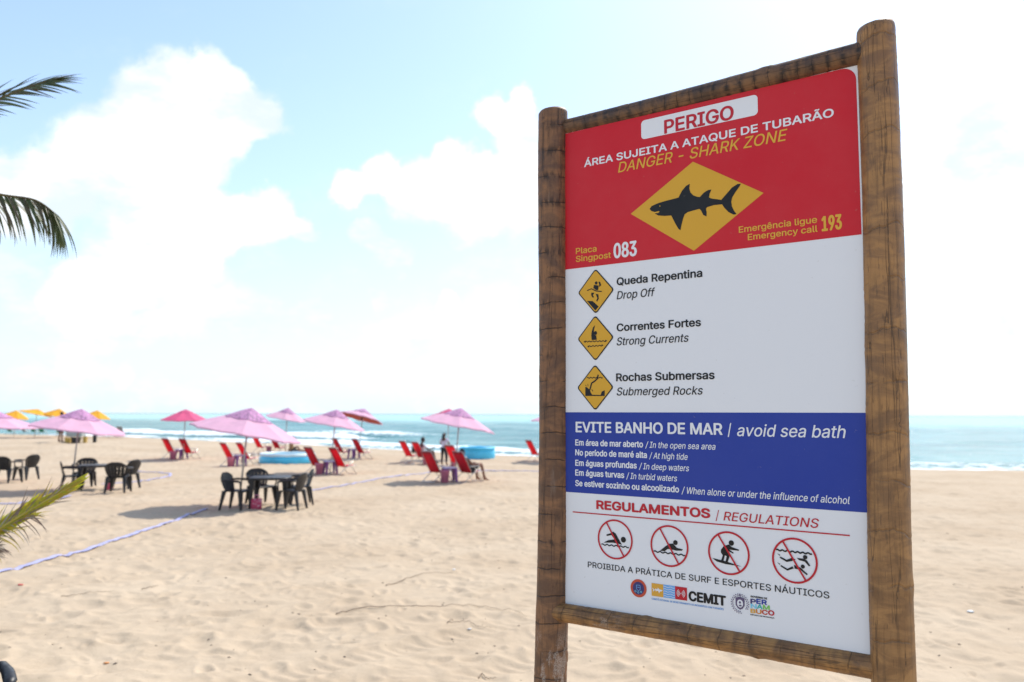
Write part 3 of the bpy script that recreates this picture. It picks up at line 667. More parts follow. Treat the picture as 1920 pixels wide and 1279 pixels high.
def build_sign():
    # posts
    wl = wood_material('left_post_wood', (.275, .132, .056), (.13, .062, .030), crack=.8, ring=9.0, soot=.8, seed=1.3, sandy=(1.22, 1.52), rough=.6, wob=.55)
    wr = wood_material('right_post_wood', (.40, .205, .068), (.215, .105, .036), crack=.2, ring=6.0, soot=.15, seed=4.1, sandy=None, rough=.5, wob=1.0)
    wt = wood_material('top_rail_wood', (.20, .10, .042), (.07, .037, .021), crack=.8, ring=19, soot=.9, seed=7.7, rough=.55, wob=1.2)
    wb = wood_material('bottom_rail_wood', (.38, .19, .058), (.19, .092, .032), crack=.45, ring=9, soot=.35, seed=9.4, sandy=(.19, .27), rough=.5, wob=.8)
    def lg(name, me, p0, p1, label):
        o = link(name, me, sign); between(o, p0, p1); o['label'] = label; return o
    zb = -.25
    pl = lg('post', log_mesh('post', 3.783, .0708, .0642, wl, 3, [(1.05, 4.2, .02), (2.2, 4.9, .018), (1.45, 5.2, .016)], slope=.006), (-1.286, .006, zb), (-1.2385, .006, 3.533), 'greyer dark ringed left post')
    pr = lg('post', log_mesh('post', 3.80, .0715, .0625, wr, 8, [(1.9, 4.5, .03), (3.4, 6.1, .022), (2.6, 4.0, .02), (1.15, 4.6, .02)], dome=.022, slope=.010), (.0535, .014, zb), (.0655, .014, 3.545), 'warm brown smooth right post')
    lg('rail', log_mesh('rail', 1.25, .0375, .0405, wt, 14, [(.3, 1.2, .02), (.55, 2.9, .018), (.9, 1.9, .02)], dome=.008), (-1.205, .012, 3.4565), (.035, .012, 3.4565), 'dark knotty top rail')
    lg('rail', log_mesh('rail', 1.27, .0372, .0395, wb, 19, [(.42, 1.3, .014), (.85, 4.0, .015)], dome=.012), (-1.236, -.016, 1.380), (.034, .004, 1.384), 'orange brown bottom rail')
    # board
    mb = MB(); c = [(-1.200, 1.235), (.012, 1.235), (.006, -.795), (-1.235, -.795)]
    mb.v = [(s, y, t + SZ) for y in (0.0, .010) for s, t in c]
    mb.f = [(3, 2, 1, 0), (4, 5, 6, 7), (0, 1, 5, 4), (1, 2, 6, 5), (2, 3, 7, 6), (3, 0, 4, 7)]
    board = mb.build('board', INK['w'], sign)
    red = rrect(-1.196, .6178, .006, 1.2165, (0, 0, .048, .0)); red[0] = (-1.205, .6178); red[1] = (.005, .6178)
    print_poly('red_field', [red], RED_FIELD, board, 1)
    print_poly('blue_field', [[(-1.215, .0086), (.005, .0086), (.004, -.3228), (-1.222, -.3228)]], 'blue', board, 1)
    print_poly('word_plate', [rrect(-.8200, 1.1165, -.3405, 1.1955, (.016,) * 4)], 'w', board, 2)
    for a in SIGN_TEXT:
        lettering(*a, parent=board, layer=3 if a[0] == 'PERIGO' else 2)
    print_poly('shark_diamond', [[(-.5996, .9841), (-.3269, .8157), (-.6020, .6317), (-.871, .8157)]], 'signyellow', board, 2)
    print_poly('shark_silhouette', [SIGN_SHARK], 'k', board, 3)
    print_poly('eye_mark', [disc_pts((-.7415, .8285), .0022, 10)], 'signyellow', board, 4)
    # three warning diamonds
    for (nm, items), (cx, cy) in zip(WARN, ((-1.0370, .5110), (-1.0398, .3150), (-1.0424, .1105))):
        def dia(w, h, r):
            pts = []
            for k, (a, (x, y)) in enumerate(zip((0, 90, 180, 270), ((w, 0), (0, h), (-w, 0), (0, -h)))):
                px, py = x - math.copysign(r * 1.25, x) * (x != 0), y - math.copysign(r * 1.25, y) * (y != 0)
                for q in range(-3, 4): an = R(a + q * 15); pts.append((cx + px + r * math.cos(an), cy + py + r * math.sin(an)))
            return pts
        print_poly('pictogram_border', [dia(.0855, .0935, .012)], 'k', board, 2)
        print_poly('pictogram_field', [dia(.0790, .0870, .010)], 'signyellow', board, 3)
        print_poly('pictogram', shapes(items), 'k', board, 4, nm)
    print_poly('rule_line', [[(-1.1522, -.4050), (-.0666, -.4050), (-.0666, -.4004), (-1.1522, -.4004)]], 'red', board, 2)
    for (nm, items, sl), c in zip(PICTOS, ((-.9558, -.4967), (-.7224, -.5003), (-.4886, -.5032), (-.2519, -.5047))):
        print_poly('pictogram', shapes(items), 'k', board, 2, nm)
        print_poly('ban_ring', ring_polys(c, .0715, .0785), 'red', board, 3)
        a, b = sl[1]; print_poly('ban_bar', line_polys([a, b], .0062), 'red', board, 4)
    # emblems and logos along the foot of the board
    e = (-.8543, -.6747)
    print_poly('round_emblem', [disc_pts(e, .0345)], 'red2', board, 2)
    print_poly('round_emblem_centre', [disc_pts(e, .0245)], 'navy', board, 3)
    P = strip_polys([(e[0] - .008, e[1] + .012), (e[0] - .008, e[1] - .003), (e[0], e[1] - .010), (e[0] + .008, e[1] - .003), (e[0] + .008, e[1] + .012), (e[0] - .008, e[1] + .012)], .002)
    P += line_polys([(e[0] - .005, e[1] + .004), (e[0] + .005, e[1] + .004)], .002)
    print_poly('round_emblem_shield', P, 'paleblue', board, 4)
    for dx in (-.012, 0, .012): print_poly('round_emblem_ring', ring_polys((e[0] + dx, e[1] - .0155 + abs(dx) * .3), .0024, .004, 12), 'cyan', board, 5)
    y0, y1 = -.6955, -.6475
    for x0, x1, ink in ((-.7985, -.7494, 'orange'), (-.7494, -.7012, 'paleblue'), (-.7012, -.6532, 'red')):
        print_poly('logo_tile', [[(x0, y0), (x1, y0), (x1, y1), (x0, y1)]], ink, board, 2)
    sc = [( -.774 + (s + .6) * .115, -.6715 + (t - .815) * .115) for s, t in SIGN_SHARK]
    print_poly('logo_fish', [[(2 * -.774 - s, t) for s, t in sc]], 'w', board, 3)
    P = []
    for k in range(5): P += wave_polys((-.7485, -.6895 + k * .0087), (-.7020, -.6895 + k * .0087), .0016, 2.5 if False else 2, .0015)
    print_poly('logo_wave', P, 'w', board, 3)
    P = [disc_pts((-.6772, -.6715), .0020, 12)]
    for r in (.007, .0115, .016):
        P += ring_polys((-.6772, -.6715), r - .0009, r + .0009, 10, -55, 55) + ring_polys((-.6772, -.6715), r - .0009, r + .0009, 10, 125, 235)
    print_poly('logo_signal', P, 'w', board, 3)
    q = (-.4497, -.6775)
    sh = [(q[0] - .0165, q[1] + .019), (q[0], q[1] + .024), (q[0] + .0165, q[1] + .019), (q[0] + .0165, q[1] - .006), (q[0] + .009, q[1] - .017), (q[0], q[1] - .022), (q[0] - .009, q[1] - .017), (q[0] - .0165, q[1] - .006)]
    print_poly('crest_shield', [sh], 'plum', board, 2)
    print_poly('crest_centre', [disc_pts(q, .0112, 24, .0140)], 'w', board, 3)
    print_poly('crest_figure', [disc_pts((q[0], q[1] + .004), .0042, 12), disc_pts((q[0] + .001, q[1] - .007), .0055, 12, .003)] , 'plum', board, 4)
    P = []
    for k in range(22):
        a = R(-62 + k * 304 / 21 - 90 + 90 + 28 - 28 + 118 - 90); 
        for rr in (.0265, .0318):
            P.append(disc_pts((q[0] + rr * math.cos(a + (rr > .03) * .12) * 1.0, q[1] + rr * math.sin(a + (rr > .03) * .12) * 1.05), .0019, 6, .0026))
    print_poly('crest_wreath', P, 'plum', board, 5)
    print_poly('crest_star', [[(q[0] + (.005 if k % 2 == 0 else .002) * math.sin(k * math.pi / 5), q[1] + .0305 + (.005 if k % 2 == 0 else .002) * math.cos(k * math.pi / 5)) for k in range(10)]], 'plum', board, 6)
build_sign()

# ------------------------------------------------------------------ materials of the beach furniture
M_POLE = mat('weathered_aluminium_pole', (.42, .41, .39), .45, metal=.6, var=.2)
M_PINK = mat('pale_pink_canvas', (.82, .50, .63), .8, var=.08, vscale=3, transl=.30, bump=.2, bscale=300)
M_PINKP = mat('patterned_pink_canvas', (.64, .33, .54), .8, var=.5, vscale=15, transl=.30)
M_HOT = mat('hot_pink_canvas', (.80, .13, .28), .8, var=.10, vscale=3, transl=.30)
M_HOTV = mat('rose_canvas', (.72, .24, .36), .8, var=.15, vscale=4, transl=.3)
M_RUST = mat('rust_red_canvas', (.50, .10, .08), .8, var=.1, transl=.15)
M_YEL = mat('yellow_canvas', (.90, .49, .03), .8, var=.10, vscale=3, transl=.35)
M_BLACKP = mat('black_resin', (.013, .013, .015), .42, spec=.4, var=.35, vscale=14, bump=.12, bscale=40)
M_RED = mat('red_sling_fabric', (.74, .022, .05), .75, var=.12, vscale=6, bump=.25, bscale=240, transl=.5)
M_DRED = mat('dark_red_sling_edge', (.28, .02, .03), .8)
M_TUBE = mat('brushed_tube', (.55, .54, .52), .35, metal=.85, var=.15)
M_PURP = mat('purple_resin', (.20, .05, .24), .5, var=.15)
M_LAV = mat('lavender_resin', (.50, .44, .66), .45, var=.1)
M_BIN = mat('rose_resin', (.60, .19, .30), .5, var=.15)
M_GREEN = mat('green_sling_fabric', (.03, .24, .15), .75, var=.15)
M_GREYF = mat('grey_sling_fabric', (.24, .26, .27), .75, var=.15)
M_POOL = mat('cyan_pool_vinyl', (.08, .56, .82), .35, var=.10, vscale=2)
M_POOLW = mat('pale_pool_vinyl', (.68, .82, .86), .35, var=.08, vscale=3)
M_POOLWATER = mat('pool_water', (.20, .52, .62), .05, var=.1, vscale=2, bump=.4, bscale=6)
M_TAPE = mat('lilac_boundary_tape', (.37, .37, .60), .6, var=.22, vscale=5)
M_TWIG = mat('dry_twig_bark', (.27, .20, .14), .85, var=.3)
M_SKIN = mat('brown_skin', (.22, .10, .055), .55, var=.1)
M_SKIN2 = mat('dark_skin', (.09, .042, .025), .55, var=.1)
M_HAIR = mat('black_hair', (.012, .010, .010), .5)
M_WSHIRT = mat('pale_lilac_cotton', (.60, .55, .66), .85, var=.1)
M_BPANTS = mat('black_cotton', (.02, .02, .024), .85, var=.2)
M_OLIVE = mat('ochre_cotton', (.40, .24, .09), .85, var=.2)
M_BLUES = mat('blue_cotton', (.10, .14, .30), .85, var=.2)
M_WHITE = mat('white_cotton', (.72, .72, .72), .85)

# ------------------------------------------------------------------ beach umbrellas
def umbrella(x, y, r, h, rim_drop, lean, ctilt, dirn, cm, vm, label, group, vent=True, spin=0.0, ribs=8, crown=.42, lining=None):
    """lean / ctilt in degrees towards compass direction dirn (degrees, clockwise from +Y)"""
    o = empty('beach_umbrella', (x, y, gz(x, y) - .03), 0, label, 'beach umbrella', group)
    dv = Vector((math.sin(R(dirn)), math.cos(R(dirn)), 0)); ax = dv.cross(Vector((0, 0, 1))) * -1
    ML = Matrix.Rotation(R(lean), 4, ax); MT = Matrix.Rotation(R(ctilt), 4, ax)
    top = ML @ Vector((0, 0, h - .06)); hub = ML @ Vector((0, 0, h - rim_drop * .62))
    mb = MB(); mb.tube([(0, 0, -.25), tuple(ML @ Vector((0, 0, h * .5))), tuple(hub)], .021, 10); mb.build('pole', M_POLE, o, True)
    T = Matrix.Translation(hub) @ MT @ ML @ Matrix.Translation((0, 0, -(h - rim_drop * .62)))
    zc = h - .03
    def prof(f, a, rad, z0, drop, sag, ex=1.12):
        k = (a / (2 * math.pi) * ribs) % 1.0
        edge = math.sin(k * math.pi)                     # 0 on a rib, 1 mid-gore
        rr = rad * f * (1 - .075 * edge * f ** .5 * 1.0)
        z = z0 - drop * (f ** ex) - sag * edge * math.sin(f * math.pi * .9) + .012 * edge * f ** 6
        z += (.012 * math.sin(a * 3 + x) + .010 * math.sin(a * 11 + y * 3) * f ** 5) * f
        return rr, z
    def dome(rad, z0, drop, sag, f0, f1, nr, name, m, hem=.0, ex=1.12):
        P = []; na = ribs * 6
        for j in range(na):
            a = 2 * math.pi * j / na; row = []
            for i in range(nr + 1):
                f = f0 + (f1 - f0) * i / nr; rr, z = prof(f, a, rad, z0, drop, sag)
                row.append(T @ Vector((rr * math.cos(a + spin), rr * math.sin(a + spin), z)))
            if hem:
                rr, z = prof(f1, a, rad, z0, drop, sag, ex)
                row.append(T @ Vector((rr * 1.004 * math.cos(a + spin), rr * 1.004 * math.sin(a + spin), z - hem)))
            P.append(row)
        mb = MB(); mb.grid(P, closed_u=True); return mb.build(name, m, o, False, solid=.004)
    if vent:
        dome(r, zc - .035, rim_drop, .028, .26, 1.0, 8, 'canopy', cm, .035)
        dome(r, zc + .05, rim_drop * 1.44, .02, .0, crown, 7, 'vent_cap', vm, .035, ex=1.35)
    else:
        dome(r, zc, rim_drop, .028, .0, 1.0, 9, 'canopy', cm, .035)
        dome(r, zc + .016, rim_drop * 1.02, .02, .0, .30, 4, 'vent_cap', vm, .02)
    if lining: dome(r * .995, zc - .050, rim_drop, .028, .03, 1.0, 8, 'lining', lining)
    for k in range(ribs):
        a = 2 * math.pi * k / ribs; pts = []
        for f in (.03, .35, .7, 1.0):
            rr, z = prof(f, a, r, zc - .035, rim_drop, 0); pts.append(T @ Vector((rr * math.cos(a + spin), rr * math.sin(a + spin), z - .015)))
        mb = MB(); mb.tube(pts, .005, 5)
        rr, z = prof(.5, a, r, zc - .05, rim_drop, 0)
        mb.tube([T @ Vector((rr * math.cos(a + spin), rr * math.sin(a + spin), z)), T @ Vector((0, 0, zc - .48))], .004, 5)
        mb.build('rib', M_POLE, o)
    mb = MB(); mb.tube([T @ Vector((0, 0, zc - .04)), T @ Vector((0, 0, zc + .035)), T @ Vector((0, 0, zc + .055))], [.022, .016, .006], 8); mb.build('finial', M_POLE, o)
    mb = MB(); mb.tube([T @ Vector((0, 0, zc - .52)), T @ Vector((0, 0, zc - .44))], .032, 10); mb.build('hub', M_BLACKP, o)
    return o
GP = 'pink umbrellas along the beach'; GY = 'yellow umbrellas far down the beach'
umbrella(-6.50, 19.3, 1.30, 2.34, .52, 5, 5.5, 80, M_PINK, M_PINKP, 'large pale pink umbrella over the black table nearest the middle', GP, spin=.25)
umbrella(-12.62, 23.2, 1.32, 2.33, .50, 4, 3.5, 80, M_PINK, M_PINKP, 'pale pink umbrella over the second black table, behind the palm frond', GP, spin=.1)
umbrella(-16.90, 25.9, 1.50, 2.34, .42, 3, 1, 85, M_PINK, M_PINKP, 'pink umbrella cut off by the left edge of the photo', GP, spin=.35)
umbrella(-15.55, 38.2, 1.14, 2.41, .50, 1, 0, 90, M_HOT, M_HOT, 'plain hot pink umbrella upright over two red chairs near the surf', GP, vent=False)
umbrella(-12.2, 43.5, 1.07, 2.48, .50, 1, 9, 95, M_PINK, M_PINKP, 'small pink umbrella with rose cap rising behind the largest umbrella', GP, spin=.2)
umbrella(-6.82, 30.3, 1.16, 2.37, .50, 5, 5.5, 85, M_PINK, M_PINKP, 'lilac pink umbrella over two red chairs right of the left pool', GP, spin=.2)
umbrella(-7.55, 39.6, 1.10, 2.46, .40, 6, 11, 55, M_PINK, M_PINKP, 'pink umbrella tipped back so its rust red underside shows', GP, spin=.3, lining=M_RUST)
umbrella(-1.88, 26.6, 1.24, 2.39, .50, 4, 7, 85, M_PINK, M_PINKP, 'pale pink umbrella right over the chairs and side table beside the sign', GP, spin=.1)
umbrella(-3.1, 39.0, 1.12, 2.46, .44, 1, 5, 100, M_HOTV, M_HOT, 'rose umbrella mostly hidden behind the pale one beside the sign', GP, spin=.2)
umbrella(1.95, 37.5, 1.12, 2.40, .48, 2, 3, 90, M_PINK, M_HOTV, 'pink umbrella whose edge peeps out behind the left sign post', GP)
umbrella(-44.2, 71.5, 1.12, 2.42, .60, 1, 9, 85, M_YEL, M_YEL, 'leftmost yellow umbrella, just above the pink one at the edge', GY, vent=False)
umbrella(-41.5, 70.0, 1.38, 2.52, .42, 3, 10, 60, M_YEL, M_YEL, 'widest yellow umbrella, tipped to show its shaded underside', GY, vent=False)
umbrella(-39.9, 70.6, 1.22, 2.56, .60, 2, 9, 85, M_YEL, M_YEL, 'yellow umbrella touching the wide tipped one on its right side', GY, vent=False)
umbrella(-36.2, 70.0, 1.2, 2.44, .62, 1, 6, 85, M_YEL, M_YEL, 'rightmost yellow umbrella, half behind a pale pink canopy', GY, vent=False)

# ------------------------------------------------------------------ black resin chairs and tables
def make_resin_chair():
    o = empty('resin_armchair', (0, 0, 0))
    # seat: dished sheet with rolled front
    P = []
    for i in range(9):
        u = -1 + i / 4; row = []
        for j in range(9):
            v = j / 8; w = .235 - .03 * v
            row.append((u * w, .22 - .44 * v, .43 - .018 * (1 - u * u) * math.sin(v * math.pi) - (.03 if j == 0 else 0) - .015 * v + .012 * abs(u) ** 4))
        P.append(row)
    mb = MB(); mb.grid(P); mb.build('seat', M_BLACKP, o, True, solid=.016)
    # backrest: curved shell with tall slots between slats and a round crest
    nu, nv = 49, 14
    def bp(u, v):
        w = .205 + .085 * math.sin(min(v * 1.05, 1) * 1.75)
        top = .365 + .075 * (1 - abs(u) ** 3.2)
        z = .40 + v * top
        y = -.215 - .105 * v - .01 * math.sin(v * 3) + .055 * abs(u) ** 2
        if v > .86: w *= 1 - .16 * ((v - .86) / .14) ** 2
        return (u * w, y, z)
    mb = MB(); idx = {}
    for i in range(nu + 1):
        for j in range(nv + 1):
            idx[i, j] = len(mb.v); mb.v.append(bp(-1 + 2 * i / nu, j / nv))
    for i in range(nu):
        for j in range(nv):
            slot = (i % 8 == 4) and 3 <= i < nu - 3 and 2 <= j < nv - 3 and not (j == 6)
            if not slot: mb.f.append((idx[i, j], idx[i + 1, j], idx[i + 1, j + 1], idx[i, j + 1]))
    mb.build('backrest', M_BLACKP, o, True, solid=.014)
    for s in (-1, 1):
        mb = MB(); pts = [(s * .262, -.255, .66), (s * .295, -.16, .672), (s * .305, 0, .665), (s * .295, .15, .655), (s * .275, .205, .635)]
        mb.tube(pts, [.018, .024, .028, .028, .020], 8, sx=1.3); mb.tube([(s * .280, .20, .645), (s * .268, .205, .52), (s * .245, .205, .42)], [.020, .018, .022], 8)
        mb.build('armrest', M_BLACKP, o, True)
        mb = MB(); mb.taper((s * .265, .235, 0), (s * .225, .185, .43), (.050, .045), (.12, .09)); mb.build('leg', M_BLACKP, o, bevel=.008)
        mb = MB(); mb.taper((s * .255, -.285, 0), (s * .215, -.200, .44), (.048, .042), (.10, .075)); mb.build('leg', M_BLACKP, o, bevel=.008)
    return o
GC = 'black resin chairs round the tables'
spots = [  # x, y, facing (deg clockwise from +Y), label
    (-6.28, 18.55, 97, 'black resin chair left of the nearest table, turned sideways'),
    (-6.05, 19.62, 135, 'black resin chair behind the nearest table, beside the umbrella pole'),
    (-5.06, 18.62, -82, 'black resin chair front right of the nearest table, facing left'),
    (-5.12, 19.60, -112, 'black resin chair back right of the nearest table, half hidden'),
    (-12.35, 22.75, 60, 'black resin chair left of the second table, behind the frond tip'),
    (-12.75, 24.15, 165, 'black resin chair behind the second table, facing the camera'),
    (-10.85, 22.35, -8, 'black resin chair seen from behind, front right of the second table'),
    (-11.22, 23.55, -78, 'black resin chair at right end of the second table, turned sideways'),
    (-15.98, 25.75, 14, 'black resin chair seen from behind at the left edge'),
    (-16.15, 26.9, -76, 'black resin chair in profile, right of the one at the left edge'),
    (-3.21, 4.70, 140, 'black resin chair close to the camera, cut by the bottom left corner')]
c0 = make_resin_chair()
for i, (x, y, f, lab) in enumerate(spots):
    c = c0 if i == 0 else copy_tree(c0)
    c.location = (x, y, gz(x, y) + (.005 if y > 6 else .0)); c.rotation_euler = (0, 0, R(-f)); tag(c, lab, 'chair', GC)
def make_resin_table():
    o = empty('resin_table', (0, 0, 0))
    mb = MB(); n = 40; pts = []
    for k in range(n):
        a = 2 * math.pi * k / n; q = (abs(math.cos(a)) ** 4 + abs(math.sin(a)) ** 4) ** -.25
        pts.append((.46 * q * math.cos(a), .46 * q * math.sin(a)))
    rows = [[(x * s, y * s, z) for s, z in ((0.02, .70), (.9, .70), (.985, .703), (1.0, .695), (1.0, .66), (.96, .655))] for x, y in pts]
    mb.grid(rows, closed_u=True); mb.build('tabletop', M_BLACKP, o, False, solid=.006)
    for sx in (-1, 1):
        for sy in (-1, 1):
            mb = MB(); mb.taper((sx * .40, sy * .40, 0), (sx * .36, sy * .36, .69), (.05, .05), (.12, .12)); mb.build('leg', M_BLACKP, o, bevel=.01)
    return o
GT = 'black resin tables under the umbrellas'
t0 = make_resin_table()
for i, (x, y, rz, lab) in enumerate(((-5.66, 19.05, 8, 'square black resin table, the nearest one, right of its umbrella pole'),
                                     (-11.95, 23.3, 20, 'black resin table left of it, behind the frond tip'),
                                     (-17.75, 26.3, 10, 'black resin table mostly beyond the left edge'))):
    t = t0 if i == 0 else copy_tree(t0); t.location = (x, y, gz(x, y)); t.rotation_euler = (0, 0, R(rz)); tag(t, lab, 'table', GT)

def pattern_mat():
    m = mat('pink_printed_cloth', (.60, .10, .18), .8); t = NT(m.node_tree); b = t.n['Principled BSDF']
    tc = t.new('ShaderNodeTexCoord'); v = t.new('ShaderNodeTexVoronoi'); t.l.new(tc.outputs['Object'], v.inputs['Vector']); v.inputs['Scale'].default_value = 22
    t.put(b.inputs['Base Color'], t.mix(t.maprange(v.outputs['Distance'], .2, .45), (.70, .42, .46), (.52, .06, .12))); return m
M_PRINT = pattern_mat()
def tote(x, y, lab, s=1.0):
    o = empty('tote_bag', (x, y, gz(x, y)), R(12), lab, 'bag')
    rows = []
    for k in range(24):
        a = 2 * math.pi * k / 24; q = (abs(math.cos(a)) ** 5 + abs(math.sin(a)) ** 5) ** -.2
        rows.append([(.16 * s * q * math.cos(a) * w, .07 * s * q * math.sin(a) * w2, z * s) for w, w2, z in ((.2, .2, .005), (.95, 1, 0.0), (1.0, 1.15, .08), (1.0, 1.1, .2), (.98, .8, .33))])
    mb = MB(); mb.grid(rows, closed_u=True); mb.build('bag_body', M_PRINT, o, True, solid=.004)
    for sy in (-1, 1):
        mb = MB(); mb.tube([(-.08 * s, sy * .055 * s, .32 * s), (-.06 * s, sy * .05 * s, .44 * s), (.06 * s, sy * .05 * s, .44 * s), (.08 * s, sy * .055 * s, .32 * s)], .008, 6); mb.build('handle', M_BIN, o)
tote(-5.85, 18.62, 'pink printed bag on the sand under the nearest black table', .74)
tote(-11.45, 23.05, 'small red bag on the sand under the second black table', .62)

# ------------------------------------------------------------------ reclining beach chairs
def make_beach_chair(fab, edge, name='beach_chair'):
    o = empty(name, (0, 0, 0))
    L, a = .78, R(30); by, bz = -.20, .29
    P = []
    for i in range(7):
        u = -1 + i / 3; row = []
        for j in range(9):
            v = j / 8; sag = .035 * (1 - u * u) * math.sin(v * math.pi)
            row.append((u * .25, by - math.sin(a) * L * v - sag * .8, bz + math.cos(a) * L * v))
        P.append(row)
    mb = MB(); mb.grid(P); bs = mb.build('back_sling', fab, o, True, solid=.006)
    mb = MB(); mb.box((0, by - math.sin(a) * (L - .035) - .012, bz + math.cos(a) * (L - .035)), (.515, .022, .075), M=Matrix.Rotation(a, 3, 'X')); mb.build('head_band', edge, o, bevel=.006)
    P = [[((-1 + i / 3) * .25, by + .44 * j / 6, bz + .05 * (j / 6) - .03 * (1 - (-1 + i / 3) ** 2) * math.sin(j / 6 * math.pi)) for j in range(7)] for i in range(7)]
    mb = MB(); mb.grid(P); mb.build('seat_sling', fab, o, True, solid=.006)
    for s in (-1, 1):
        x = s * .265
        mb = MB(); mb.tube([(x, by + .02, bz - .02), (x, by - math.sin(a) * L, bz + math.cos(a) * L), (x * .7, by - math.sin(a) * (L + .03), bz + math.cos(a) * (L + .03)), (0, by - math.sin(a) * (L + .035), bz + math.cos(a) * (L + .035))], .0125, 7)
        mb.tube([(x, by, bz), (x, by + .46, bz + .05)], .0125, 7); mb.build('side_frame', M_TUBE, o, True)
        mb = MB(); mb.tube([(x * 1.08, .28, 0.0), (x * 1.08, -.12, .50), (x * 1.08, -.34, .50)], .0125, 7); mb.build('front_leg', M_TUBE, o, True)
        mb = MB(); mb.tube([(x * 1.04, -.52, 0.0), (x * 1.04, .10, .48)], .0125, 7); mb.build('rear_leg', M_TUBE, o, True)
        mb = MB(); mb.box((x * 1.1, -.10, .515), (.045, .36, .022)); mb.build('armrest', M_WHITEP, o, bevel=.006)
    mb = MB(); mb.tube([(-.285, .28, .012), (.285, .28, .012)], .0125, 7); mb.tube([(-.275, -.52, .012), (.275, -.52, .012)], .0125, 7); mb.build('foot_bar', M_TUBE, o)
    return o
M_WHITEP = mat('pale_resin', (.62, .60, .58), .5)
GR = 'red beach chairs facing the sea'
reds = [(-16.22, 38.9, 50, 'left red beach chair under the hot pink umbrella'), (-15.28, 38.6, 48, 'right red beach chair under the hot pink umbrella'),
        (-11.75, 34.3, 54, 'red beach chair just left of the largest umbrella pole'), (-11.02, 34.2, 56, 'red beach chair between the largest umbrella pole and the left pool'),
        (-13.62, 44.2, 52, 'red beach chair beyond the left pool, beneath the largest canopy'), (-12.48, 43.6, 50, 'red beach chair beside the sunbather at the left pool'),
        (-6.98, 29.6, 50, 'red beach chair left of the purple table, right of the left pool'), (-5.98, 29.2, 50, 'red beach chair right of the purple table and umbrella pole'),
        (-8.20, 39.6, 54, 'far red beach chair just behind the umbrella pole by the left pool'), (-7.10, 39.0, 52, 'far red beach chair alone under the tipped umbrella'),
        (-4.45, 36.4, 50, 'red beach chair with a black bag over its back'), (-3.80, 35.6, 48, 'red beach chair with a person in white seated in it'),
        (-2.32, 26.3, 44, 'big red beach chair left of the purple table beside the sign'), (-1.30, 26.2, 44, 'big red beach chair right of the purple table beside the sign'),
        (-2.05, 32.0, 40, 'red beach chair behind the big ones, by the seated woman'), (1.28, 38.2, 50, 'red beach chair just showing at the left sign post')]
r0 = make_beach_chair(M_RED, M_DRED)
for i, (x, y, f, lab) in enumerate(reds):
    c = r0 if i == 0 else copy_tree(r0)
    c.location = (x, y, gz(x, y)); c.rotation_euler = (0, 0, R(-(f - 48) + -54) - math.atan2(x, y)); c.scale = (1.0, 1.0, 1.0); tag(c, lab, 'beach chair', GR)
GG = 'green and grey beach chairs at the far left shore'
g0 = make_beach_chair(M_GREEN, M_GREEN)
far = [(-50.0, 80.5, 60, 'green beach chair at the very left of the far shore'), (-47.3, 80.0, 60, 'green beach chair under the rim of the cut-off pink umbrella'), (-46.3, 79.6, 50, 'green beach chair second from the pink umbrella rim'),
       (-44.0, 78.6, 60, 'green beach chair in the gap between the two pink canopies'), (-42.8, 78.4, 55, 'green beach chair left of the standing man')]
for i, (x, y, f, lab) in enumerate(far):
    c = g0 if i == 0 else copy_tree(g0)
    c.location = (x, y, gz(x, y)); c.rotation_euler = (0, 0, R(-(f - 55) - 45) - math.atan2(x, y)); tag(c, lab, 'beach chair', GG)
y0 = make_beach_chair(M_GREYF, M_GREYF)
far = [(-48.6, 80.6, 70, 'grey beach chair between the far green chairs'), (-36.6, 72.5, 60, 'grey beach chair right of the black cooler box, far off'), (-35.7, 72.3, 60, 'grey beach chair, second one right of the black cooler box'), (-34.6, 71.6, 40, 'rightmost grey beach chair under the pink canopy rim')]
for i, (x, y, f, lab) in enumerate(far):
    c = y0 if i == 0 else copy_tree(y0)
    c.location = (x, y, gz(x, y)); c.rotation_euler = (0, 0, R(-(f - 55) - 45) - math.atan2(x, y)); tag(c, lab, 'beach chair', GG)

def make_side_table():
    o = empty('side_table', (0, 0, 0))
    mb = MB(); mb.box((0, 0, .455), (.46, .46, .03)); mb.build('tabletop', M_LAV, o, bevel=.01)
    mb = MB(); mb.box((0, 0, .425), (.40, .40, .03)); mb.build('apron', M_PURP, o, bevel=.006)
    for sx in (-1, 1):
        for sy in (-1, 1):
            mb = MB(); mb.taper((sx * .20, sy * .20, 0), (sx * .16, sy * .16, .43), (.06, .06), (.09, .09)); mb.build('leg', M_PURP, o, bevel=.006)
    return o
s0 = make_side_table(); GS = 'purple side tables between the red chairs'
for i, (x, y, lab) in enumerate(((-2.00, 26.0, 'purple side table between the two big red chairs beside the sign'), (-6.58, 29.35, 'purple side table between red chairs right of the left pool'),
                                 (-11.40, 33.9, 'purple side table between the red chairs left of the left pool'), (-7.70, 39.4, 'purple side table under the tipped umbrella'),
                                 (-15.75, 38.5, 'purple side table under the hot pink umbrella'))):
    t = s0 if i == 0 else copy_tree(s0); t.location = (x, y, gz(x, y)); t.rotation_euler = (0, 0, R(20 + i * 9)); tag(t, lab, 'side table', GS)
def make_bin():
    o = empty('waste_basket', (0, 0, 0)); rows = []
    for k in range(20):
        a = 2 * math.pi * k / 20; rows.append([(r * math.cos(a), r * math.sin(a), z) for r, z in ((.02, .01), (.105, 0), (.145, .36), (.158, .365), (.158, .385), (.146, .385))])
    mb = MB(); mb.grid(rows, closed_u=True); mb.build('basket_body', M_BIN, o, True, solid=.004)
    mb = MB()
    for k in range(20):
        a0, a1 = 2 * math.pi * k / 20, 2 * math.pi * (k + 1) / 20; mb.tube([(.155 * math.cos(a0), .155 * math.sin(a0), .385), (.155 * math.cos(a1), .155 * math.sin(a1), .385)], .008, 5, False)
    mb.build('rim', M_BIN, o); return o
